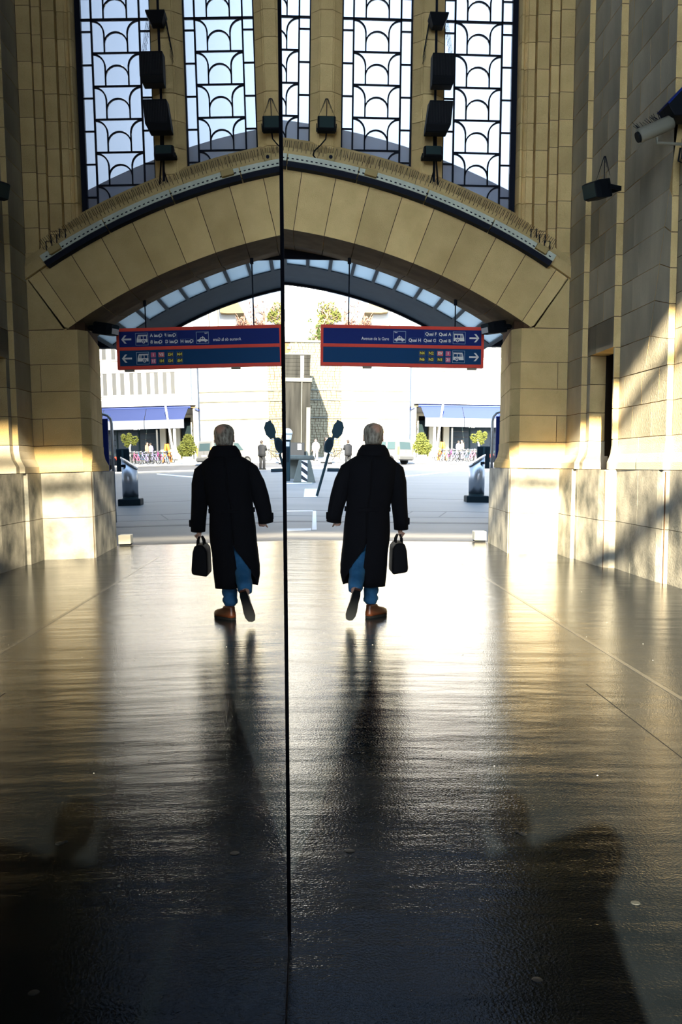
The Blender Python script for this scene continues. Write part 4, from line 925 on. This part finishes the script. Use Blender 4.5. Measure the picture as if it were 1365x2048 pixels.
MB().lathe([(7*s_, 82*s_), (8*s_, 86*s_), (8.5*s_, 92*s_)], (0, 0, 0), 20).build('neck', 'white', PT)
MB().lathe([(10*s_, 93*s_), (9.6*s_, 98*s_), (7*s_, 102.5*s_), (3*s_, 104.5*s_), (.001, 105*s_)], (0, 0, 0), 24).build('dome', 'white', PT, True)
p = street(665, 943); KB = thing('kerb_block', 'low dark rectangular block on the kerb left of the walking man', 'block', p); s_ = p.y/2000
soft(MB().box(-10*s_, 14*s_, -.2, .3, 0, 7*s_).build('block', 'dteal', KB), .03); MB().box(-10.2*s_, 14.2*s_, -.22, .32, 0, .05).build('foot', 'black', KB)
DB = thing('switch_cabinet', 'black cabinet with a white notice in front of the stained concrete wall', 'cabinet', (-.55, 78, gz(78))); s_ = 78/2000
soft(MB().box(-.6, .62, -.2, .4, -.2, 1.4).build('case', 'black', DB), .03); MB().box(.1, .38, -.215, -.19, .85, 1.3).build('notice', 'white', DB); MB().box(-.6, .62, -.22, -.19, .3, .36).build('rail', 'dteal', DB)

# ---- retaining walls
AB = thing('retaining_wall', 'dark stained concrete wall block with a pale post and thin pipe', 'wall', (0, 80, gz(80))); zg = gz(80)
MB().box(-9, .5, 0, 9, -1, 8.05-zg).build('lower_wall', 'concrete', AB); MB().box(-9, .62, -.12, 9.1, 8.05-zg, 8.35-zg).build('coping', 'conc2', AB)
for i in range(6):
    z = 8.35-zg+.31*i; MB().box(-9, .46, .12, 9, z+.01, z+.3).build('concrete_plank', 'concrete', AB)
MB().tube([(-.18, -.05, .3), (-.18, -.05, 8.05-zg)], .04, 8).build('pipe', 'conc2', AB); MB().box(-.3, -.05, .0, .13, 8.36-zg, 10.1-zg).build('pale_post', 'white', AB); soft(MB().box(.2, .52, -.08, .2, -.5, 4.2).build('pilaster', 'conc2', AB), .02)
MB().box(-9, .5, .1, 9, 10.21-zg, 10.3-zg).build('top_coping', 'conc2', AB)
RW = thing('masonry_wall', 'tall rubble stone retaining wall behind the stained concrete block', 'wall', (0, 91, gz(91))); zg = gz(91)
MB().box(-9, 9.6, .05, 3, -1, 12.5-zg).build('core', 'mortar', RW)
rb = MB(); random.seed(3)
for row in range(46):                                 # small rubble stones, too many to part
    z = -.6+row*.24; x = -1.2-random.random()*.5
    while x < 3.4:
        w_ = random.uniform(.2, .5); y = -random.uniform(.0, .07); rb.box(x+.02, min(x+w_, 3.4)-.02, y, .1, z+.012, z+.228); x += w_
rb.build('rubble_stones', 'masonry', RW)['kind'] = 'stuff'
MB().box(3.4, 9.6, -.02, .06, -1, 12.5-zg).build('rendered_face', 'facade', RW)
for z in (4.5, 6.1, 7.0): MB().box(-9, 9.6, -.12, .06, z-zg+1.2, z-zg+1.32).build('string_course', 'conc2', RW)
MB().box(-9, 9.7, -.15, 3, 12.5-zg, 12.7-zg).build('coping', 'conc2', RW)
hill = struct('hill', MB().box(-60, 10.58, 94.1, 230, -2, 12.3).box(9.6, 70, 112, 230, -2, 12.3), 'pave')

# ---- buildings
def windows(parent, xs, zs, w_, h, y, shutter=True, dm='darkglass'):
    for x in xs:
        for z in zs:
            MB().box(x-w_/2-.1, x+w_/2+.1, y-.1, y+.02, z+h, z+h+.16).build('window_hood', 'facade2', parent)
            f = MB().box(x-w_/2, x+w_/2, y-.03, y+.02, z, z+h).build('window', 'shutter', parent)
            MB().box(x-w_*.16, x+w_*.16, y-.035, y-.02, z+.05, z+h-.05).build('pane', 'facade2', f)
            MB().box(x-w_/2-.08, x+w_/2+.08, y-.12, y+.02, z-.12, z).build('sill', 'facade2', parent)
FB = thing('building', 'pale apartment building far beyond, upper left of the sign', 'building', (0, 140, 12.3))
MB().box(-30, 3.0, 0, 12, 0, 26).build('wall', 'facade2', FB); windows(FB, [-5.4, -3.1, -.8, 1.4], [1.5, 5.2, 9, 12.8, 16.6], .8, 1.7, 0)
MB().box(-30.4, 3.3, -.4, 12, 26, 26.5).build('cornice', 'facade', FB); MB().box(-30, 3.06, -.1, .02, 8.2, 8.4).build('string_course', 'facade', FB)
# restaurant building with the blue awnings
RBY = 97
RB = thing('restaurant_building', 'white building with blue awnings and dark shop windows across the street', 'building', (0, RBY, gz(RBY))); zg = gz(RBY)
XL = 10.6
MB().box(XL, 45, 0, 14, 4.15, 24).build('upper_wall', 'facade2', RB)
MB().box(XL+.2, 45, 1.5, 14, -.5, 4.3).build('shop_core', 'black', RB)
MB().box(XL, 45, -.15, .02, 4.0, 4.25).build('string_course', 'facade', RB)
windows(RB, [13.1, 14.7, 16.3, 17.95, 19.6, 21.3], [6.3, 9.7, 13.1], 1.15, 2.1, 0)
for x0, x1 in ((XL, XL+.55), (XL+1.6, XL+2.0), (XL+2.35, XL+2.7), (XL+3.0, XL+3.55)): MB().box(x0, x1, 0, 1.6, -.5, 4.15).build('pier', 'facade', RB)
for i in range(9):
    x0 = XL+3.6+2.1*i; g_ = MB().box(x0, x0+2.0, .6, .66, -.3, 4.1).build('shop_window', 'darkglass', RB); MB().box(x0+2.0, x0+2.12, .5, .7, -.3, 4.1).build('mullion', 'teal', RB)
    for q in range(4):
        if i in (0, 2, 3, 4): MB().box(x0+.15, x0+1.85, .5, .58, .9+.55*q, .96+.55*q).build('shelf', 'shutter', g_)
for x0 in (XL+.6, XL+2.05): MB().box(x0, x0+.9 if x0 < XL+1 else x0+.28, .6, .66, -.3, 3.6).build('shop_window', 'darkglass', RB)
soft(MB().prism_y([(XL-2.3, 4.0), (XL-.1, 4.9), (XL+.6, 5.05), (XL+.6, 4.85), (XL-.1, 4.7), (XL-2.2, 3.85)], -3.0, 8).build('roof_eave', 'roof', RB), .02)
MB().box(XL-1.2, XL+.2, -1.2, 6, 3.2, 3.7).build('beam', 'wood', RB); MB().prism_y([(XL-.9, 2.9), (XL+.3, 3.25), (XL+.3, 3.1), (XL-.8, 2.75)], -1.2, 6).build('lower_eave', 'roof', RB)
MB().box(XL-.3, 45, -3.4, .1, 4.98, 5.12).build('flat_eave', 'facade2', RB)
# side wing rising up the street
WG = thing('building', 'cream building with pale ribs and a tan roof overhang above the hanging sign', 'building', (7.6, 118, 12.3))
MB().box(.4, 22, 0, 12, 0, 10.2).build('wall', 'facade2', WG); MB().prism_y([(-.7, 6.9), (1.3, 10.9), (2.0, 10.9), (2.0, 7.0), (1.2, 6.9)], -1.4, 10).build('roof_overhang', 'roof', WG)
for i in range(8): MB().box(2.3+1.1*i, 2.42+1.1*i, -.06, .02, .5, 9.8).build('shutter_rib', 'shutter', WG)
# awnings
AW = thing('awning', 'long blue fabric awning with pale valance over the shop front', 'awning', (0, RBY, zg))
ax0 = XL+.35; zt_, zm, zb_ = 4.85, 3.62, 2.82
MB().tube([(ax0-.2, -3.0, zt_), (45, -3.0, zt_)], .17, 10).build('cassette', 'awnbar', AW)
for i in range(6):
    x0 = ax0+3.9*i+(.0 if i == 0 else .05); x1 = ax0+3.9*(i+1)
    d0 = .28 if i == 0 else 0
    MB().add([(x0, -3.0, zt_), (x1, -3.0, zt_), (x1, -4.6, zm), (x0+d0, -4.6, zm), (x0, -2.96, zt_-.02), (x1, -2.96, zt_-.02), (x1, -4.56, zm-.02), (x0+d0, -4.56, zm-.02)], [(0, 1, 2, 3), (7, 6, 5, 4), (0, 4, 5, 1), (1, 5, 6, 2), (2, 6, 7, 3), (3, 7, 4, 0)]).build('cloth', 'awn', AW)
    MB().box(x0+d0, x1, -4.62, -4.6, zb_, zm).build('valance', 'awn2', AW)
MB().tube([(ax0+7.0, -3.02, zt_-.2), (ax0+7.3, -4.3, zm+.3)], .05, 6).build('strut', 'awnbar', AW)
MB().prism_y([(XL-2.0, 3.9), (XL-.3, 4.75), (XL-.2, 4.62), (XL-1.9, 3.72)], -3.2, -1).build('side_awning', 'awnbar', AW)
for i, (x, lab) in enumerate(((869, 'thick white post under the left part of the awning'), (904, 'thin grey post under the middle of the awning'))):
    P_ = at(x, 917, RBY-4.3); t = thing('awning_post', lab, 'post', (P_.x, RBY-4.3, gz(RBY-4.3)))
    MB().lathe([(.13 if i == 0 else .09, 0), (.13 if i == 0 else .09, 2.95)], (0, 0, 0), 12).build('post', 'white' if i == 0 else 'shutter', t); MB().lathe([(.2, 0), (.2, .12)], (0, 0, 0), 12).build('foot', 'bump', t)
P_ = at(873, 917, RBY-5.0); FP = thing('flag_pole', 'slanting white pole crossing in front of the awning', 'pole', (P_.x, RBY-5.0, gz(RBY-5)))
MB().tube([(-.1, 0, 0), (.55, 0, 5.0)], .09, 8).build('pole', 'white', FP); MB().lathe([(.25, 0), (.2, .15)], (-.1, 0, 0), 12).build('foot', 'bump', FP)

_t = text('Ville', 0, 0, .55, 'ltxt', AW); P_ = at(946, 851, RBY-4.63); _t.location = (P_.x, -4.65, P_.z-zg)
# ---- plants
def leaves(name, blobs, nleaf, size, m, parent, seed=1):
    rnd = random.Random(seed); mb = MB()
    for _ in range(nleaf):
        cx, cy, cz_, r = rnd.choice(blobs); u = Vector((rnd.gauss(0, 1), rnd.gauss(0, 1), rnd.gauss(0, 1))).normalized()*r*rnd.uniform(.5, 1)**.5
        p = Vector((cx, cy, cz_))+u; a = Vector((rnd.gauss(0, 1), rnd.gauss(0, 1), rnd.gauss(0, 1))).normalized(); b_ = a.orthogonal().normalized(); s = size*rnd.uniform(.6, 1.2)
        mb.add([p-a*s, p+b_*s*.45, p+a*s, p-b_*s*.45], [(0, 1, 2, 3)])
    o = mb.build(name, m, parent); o['kind'] = 'stuff'; return o
p = street(844, 925); SH = thing('potted_shrub', 'round yellow-green shrub in a white planter right of the van', 'shrub', p); s_ = p.y/2000
soft(MB().box(-9*s_, 9*s_, -.4, .4, 0, 15*s_).build('planter', 'white', SH), .03); MB().tube([(0, 0, .4), (0, 0, 30*s_)], .06, 6).build('stem', 'bark', SH)
leaves('foliage', [(0, 0, 38*s_, 15*s_), (-6*s_, 0, 30*s_, 13*s_), (8*s_, 0, 30*s_, 12*s_), (-2*s_, 0, 50*s_, 10*s_), (5*s_, 0, 20*s_, 9*s_)], 1500, .13, 'leafy', SH, 2)
p = street(957, 920.3); TR = thing('potted_tree', 'small yellow-green tree with a flat crown in a planter by the bicycles', 'tree', p); s_ = p.y/2000
soft(MB().box(-9*s_, 9*s_, -.4, .4, 0, 12*s_).build('planter', 'bump', TR), .03); MB().tube([(0, 0, .3), (.05, 0, 30*s_), (-.1, 0, 42*s_)], [.1, .08, .04], 7).build('trunk', 'white', TR)
leaves('foliage', [(-10*s_, 0, 46*s_, 7*s_), (0, 0, 44*s_, 8*s_), (10*s_, 0, 47*s_, 7*s_), (1*s_, 0, 54*s_, 5*s_), (13*s_, 0, 53*s_, 4*s_), (6*s_, 0, 37*s_, 5*s_), (-8*s_, 0, 40*s_, 5*s_)], 900, .12, 'leafy', TR, 3)
def big_tree(px_, py_, Y, wpx, hpx, label, m, nleaf, seed):
    P_ = at(px_, py_, Y); t = thing('hillside_tree', label, 'tree', (P_.x, Y, 12.3)); s_ = Y/2000; h = P_.z-12.3; rnd = random.Random(seed)
    br = MB(); br.tube([(0, 0, 0), (rnd.uniform(-.3, .3), 0, h*.5), (0, 0, h)], [.3, .22, .08], 7); bl = []
    for i in range(26):
        z = rnd.uniform(.35, .95)*h; a = rnd.uniform(0, 2*PI); L_ = rnd.uniform(.5, 1)*wpx*s_*.5
        e = (math.cos(a)*L_, math.sin(a)*L_*.6, z+rnd.uniform(.1, 1)*hpx*s_*.35); m_ = (e[0]*.5, e[1]*.5, z+(e[2]-z)*.35); br.tube([(0, 0, z), m_, e], [.09, .06, .025], 5); bl.append((*e, hpx*s_*.12))
        for q in range(3): br.tube([m_, (e[0]+rnd.uniform(-.9, .9), e[1], e[2]+rnd.uniform(-.3, 1.2))], [.04, .018], 4)
    br.build('trunk', 'bark', t); leaves('foliage', bl, nleaf, .2, m, t, seed)
big_tree(655, 625, 112, 44, 70, 'yellow-green tree on the hillside above the left end of the sign', 'leafy', 1300, 5)
big_tree(690, 622, 116, 60, 80, 'nearly bare pinkish tree on the hillside right of the yellow-green tree', 'bark', 500, 6)
big_tree(722, 640, 113, 50, 60, 'second bare pinkish tree, beside the tan roof overhang', 'bark', 400, 8)
big_tree(632, 650, 110, 30, 40, 'low bushy tree at the far left of the hillside trees', 'leafd', 500, 9)

# ---- white van seen from behind
V = thing('van', 'small white delivery van parked across the street, seen from the rear', 'van', street(812, 929.5), D(46))
# side profile (y forward, z up), rear at y=0
prof = [(0.02, .30), (0, .62), (.03, 1.0), (.14, 1.72), (.3, 1.82), (2.2, 1.84), (2.55, 1.74), (3.05, 1.12), (3.75, .95), (3.98, .75), (4.0, .34)]
def vx(z): return .83 if z < 1.05 else .83-(z-1.05)*.13
mbv = MB(); mbv.loft([[(-vx(z)*.97, y, z) for y, z in prof], [(-vx(z), y, z) for y, z in prof], [(vx(z), y, z) for y, z in prof], [(vx(z)*.97, y, z) for y, z in prof]])
soft(mbv.build('body_shell', 'van', V), .05, 3)
def side_win(ya, yb, za, zb2, name='side_window', slant=0):
    for s in (-1, 1):
        MB().loft([[(s*(vx(z)+o_), y, z) for y, z in ((ya, za), (yb+slant, za), (yb, zb2), (ya+.04, zb2))] for o_ in (-.02, .012)]).build(name, 'carglass', V)
side_win(.35, 1.05, 1.1, 1.6); side_win(1.2, 1.95, 1.1, 1.6); side_win(2.1, 2.5, 1.1, 1.6, 'side_window', .4)
MB().loft([[(x*.62*(1-(z-1.05)*.1), .035+(z-1.0)*.153-o_, z) for x, z in ((-1, 1.08), (1, 1.08), (1, 1.6), (-1, 1.6))] for o_ in (-.01, .02)]).build('rear_window', 'carglass', V)
MB().loft([[(x*.68, 2.62+(1.66-z)*.82+o_, z) for x, z in ((-1, 1.15), (1, 1.15), (1, 1.64), (-1, 1.64))] for o_ in (-.01, .03)]).build('windscreen', 'carglass', V)
for s in (-1, 1):
    MB().box(s*.79-.05, s*.79+.05, -.0, .12, .72, 1.28).build('tail_lamp', 'lampor', V)
    for y in (.75, 3.25):
        w_ = MB().lathe([(.14, -.1), (.31, -.1), (.33, -.06), (.33, .06), (.31, .1), (.14, .1)], (0, 0, 0), 24).xf(Tz((s*.76, y, .32)) @ Matrix.Rotation(PI/2, 4, 'Y')).build('wheel', 'tyre', V)
        MB().lathe([(.2, -.09), (.21, .105), (.05, .115)], (0, 0, 0), 18).xf(Tz((s*.76, y, .32)) @ Matrix.Rotation(s*PI/2, 4, 'Y')).build('hubcap', 'bump', w_)
soft(MB().box(-.82, .82, -.1, .1, .36, .6).build('rear_bumper', 'bump', V), .04); MB().box(-.26, .26, -.02, .02, .66, .78).build('number_plate', 'white', V); MB().box(-.008, .008, -.005, .02, .62, 1.05).build('door_seam', 'bump', V)
# ---- dark car, mostly behind the pier
CR = thing('car', 'dark car with a red tail lamp glimpsed between hoop stand and pier', 'car', (12.75, 66, gz(66)), D(-72))
cp = [(0, .35), (-.02, .8), (.25, .95), (.75, 1.4), (2.2, 1.42), (2.95, .98), (3.9, .82), (4.05, .4)]
soft(MB().loft([[(-.82, y, z) for y, z in cp], [(.82, y, z) for y, z in cp]]).build('body_shell', 'black', CR), .06, 3)
for s in (-1, 1):
    MB().box(s*.62-.14, s*.62+.14, -.05, .1, .7, .92).build('tail_lamp', 'lampred', CR)
    for y in (.8, 3.2): MB().lathe([(.3, -.1), (.32, 0), (.3, .1)], (0, 0, 0), 20).xf(Tz((s*.76, y, .32)) @ Matrix.Rotation(PI/2, 4, 'Y')).build('wheel', 'tyre', CR)
MB().box(-.6, .6, .35, .42, 1.0, 1.3).build('rear_window', 'carglass', CR)
# ---- bicycles
def bicycle(col):
    t = thing('bicycle', '', 'bicycle', (0, 0, 0), 0, 'bicycles parked under the awning')
    for x in (-.52, .52):
        w_ = MB()
        w_.tube([(x+.33*math.cos(q*PI/10), 0, .34+.33*math.sin(q*PI/10)) for q in range(21)], .024, 6, False).build('wheel', 'tyre', t)
        sp2 = MB()
        for q in range(8): sp2.tube([(x, 0, .34), (x+.32*math.cos(q*PI/4), 0, .34+.32*math.sin(q*PI/4))], .006, 3, False)
        sp2.build('spokes', 'steel', t)
    f_ = MB()
    for a, b_ in (((-.52, .34), (-.1, .34)), ((-.1, .34), (-.22, .86)), ((-.52, .34), (-.2, .76)), ((-.1, .34), (.38, .78)), ((-.2, .76), (.38, .84)), ((.52, .34), (.36, .98))): f_.tube([(a[0], 0, a[1]), (b_[0], 0, b_[1])], .025, 6)
    fo = f_.build('frame', col, t)
    soft(MB().prism([(-.36, -.06), (-.16, -.02), (-.16, .02), (-.36, .06)], .88, .93).build('saddle', 'black', t), .015)
    MB().tube([(.28, -.28, 1.04), (.36, -.12, 1.0), (.36, .12, 1.0), (.28, .28, 1.04)], .014, 6).build('handlebar', 'steel', t)
    MB().box(.42, .7, -.12, .12, .8, 1.0).build('basket', 'shutter', t)
    return t, fo
M['magenta'] = mat('magenta_paint', (.4, .025, .17), .4, .4); M['lilac'] = mat('lilac_paint', (.2, .18, .35), .4, .4); M['sky_b'] = mat('light_blue_paint', (.09, .18, .32), .4, .4)
random.seed(11)
bl_ = ((880, 'black'), (889, 'sky_b'), (899, 'magenta'), (909, 'lilac'), (919, 'steel'), (929, 'lilac'), (937, 'sky_b'), (945, 'pinkp'), (951, 'black'))
bn = ('leftmost parked bicycle with a black frame beside the white post', 'light blue bicycle, second from the left in the parked row', 'magenta bicycle in the parked row right of the orange stand', 'lilac bicycle just right of the magenta bicycle', 'silver-grey bicycle in the middle of the parked row', 'lilac bicycle in front of the person in white', 'light blue bicycle, third from the right in the parked row', 'pink bicycle, second from the right in the parked row', 'rightmost parked bicycle with a black frame below the small tree')
proto, fo0 = bicycle('black')
for i, (px_, c_) in enumerate(bl_):
    if i == 0: t = proto
    else:
        t = copy_tree(proto)
        for ch in t.children:
            if ch.name.startswith('frame'): ch.data = ch.data.copy(); ch.data.materials[0] = M[c_]
    q = street(px_, 922.3+1.7*(i % 2)); t.location = q; t.rotation_euler.z = D(random.uniform(48, 56)); t['label'] = bn[i]
q = street(674, 921); t = copy_tree(proto); t.location = q; t.rotation_euler.z = D(15); t['label'] = 'lone bicycle leaning near the foot of the stone wall, behind the road sign'
del t['group']
AS = thing('advertising_stand', 'tall orange A-shaped stand among the parked bicycles', 'stand', street(885, 921)); s_ = street(885, 921).y/2000
for s in (-1, 1): MB().tube([(s*8*s_, 0, 0), (s*1.5*s_, 0, 37*s_)], .12, 6).build('leg', 'orange', AS)
MB().box(-5*s_, 5*s_, -.06, .06, 12*s_, 16*s_).build('crossbar', 'orange', AS)
# ---- people in the street
M['drkjk'] = mat('dark_grey_jacket', (.009, .01, .012), .8, .2); M['whtcl'] = mat('white_clothes', (.35, .32, .31), .8, .2); M['pinkcl'] = mat('peach_jacket', (.4, .2, .12), .8, .2); M['lav'] = mat('lavender_jacket', (.2, .18, .28), .8, .2)
def passer(label, loc, rz, top, legs, h=1.72, arms='down', scale_jacket=1, extra=None):
    t = thing('person', label, 'person', loc, rz); k = h/1.75
    j = dict(PJ)
    j.update(nek=(0, .0, 1.48), hd=(0, .02, 1.55), par=(.24, .1, .86), wrr=(.24, .06, .92), elr=(.25, -.02, 1.14), pal=(-.24, .1, .86), wrl=(-.24, .06, .92), ell=(-.25, -.02, 1.14), shl=(-.18, 0, 1.4), shr=(.18, 0, 1.4))
    if arms == 'up': j.update(elr=(.24, .1, 1.2), wrr=(.1, .24, 1.45), par=(.04, .26, 1.5), ell=(-.24, .1, 1.2), wrl=(-.1, .24, 1.42), pal=(-.05, .26, 1.47))
    if arms == 'walk': j.update(anl=(-.1, -.22, .12), knl=(-.1, 0, .48), anr=(.1, .22, .08), knr=(.1, .16, .5))
    nn = list(j); b_ = skin_mesh([j[q] for q in nn], [(nn.index(a), nn.index(c)) for a, c in E_], [R_[q] for q in nn], 0, 1)
    h2 = head_mesh().xf(Tz((0, .03, 1.63))); b_.add(h2.v, h2.f)
    if arms == 'up': fingers(b_, (.03, .28, 1.52), (-.5, .3, 1), (0, 0, 1), 1.2); fingers(b_, (-.04, .28, 1.5), (.5, .3, 1), (0, 0, 1), 1.2)
    else: fingers(b_, (.24, .11, .83), (0, .1, -1), (0, 1, 0), 1); fingers(b_, (-.24, .11, .83), (0, .1, -1), (0, -1, 0), 1)
    b_.build('body', 'skin', t, True)
    a = MB(); a.v = list(hr.v); a.f = list(hr.f); a.xf(Tz((-.012, .0, -.042))).build('hair', 'black_hair', t, True)
    jk = MB().loft([ell(0, 0, z, rx*scale_jacket, ry*scale_jacket, 20) for z, rx, ry in ((1.52, .07, .07), (1.45, .19, .12), (1.38, .235, .14), (1.2, .22, .15), (1.0, .21, .15), (.8, .225, .16))])
    jk.build('jacket', top, t, True)
    for q in (('shl', 'ell', 'wrl'), ('shr', 'elr', 'wrr')): MB().tube([j[z] for z in q], [.085, .07, .055], 10).build('sleeve', top, t, True)
    for q in (('hil', 'knl', 'anl'), ('hir', 'knr', 'anr')): MB().tube([j[z] for z in q], [.1, .08, .07], 10).build('trouser_leg', legs, t, True)
    for q in ('anl', 'anr'):
        x, y, z = j[q]; MB().prism([(x-.045, y-.08), (x+.045, y-.08), (x+.05, y+.12), (x, y+.19), (x-.05, y+.12)], z-.09, z+.0).build('shoe', 'sole', t)
    t.scale = (k, k, k); return t
M['black_hair'] = mat('dark_hair', (.02, .015, .012), .6, .3)
passer('person in a dark grey jacket with raised arms, just left of the walking man', (at(697, 900, 60).x, 60, gz(60)), D(35), 'drkjk', 'drkjk', 1.74, 'up', 1.12)
passer('person in dark clothes walking by the stone wall, behind the leaning road sign', (at(652, 900, 70).x, 70, gz(70)+.02), D(-80), 'drkjk', 'whtcl', 1.85, 'walk')
passer('person in white clothes standing in front of the shaded stone wall', (at(632, 900, 76).x, 76, gz(76)+.02), D(160), 'whtcl', 'whtcl', 1.7)
passer('person in a peach jacket standing behind the parked bicycles', (at(925, 900, 87).x, 87, gz(87)+.02), D(100), 'pinkcl', 'lav', 1.75)
passer('person in a lavender jacket left of the person in the peach jacket', (at(917, 900, 88).x, 88, gz(88)+.02), D(-60), 'lav', 'drkjk', 1.68)
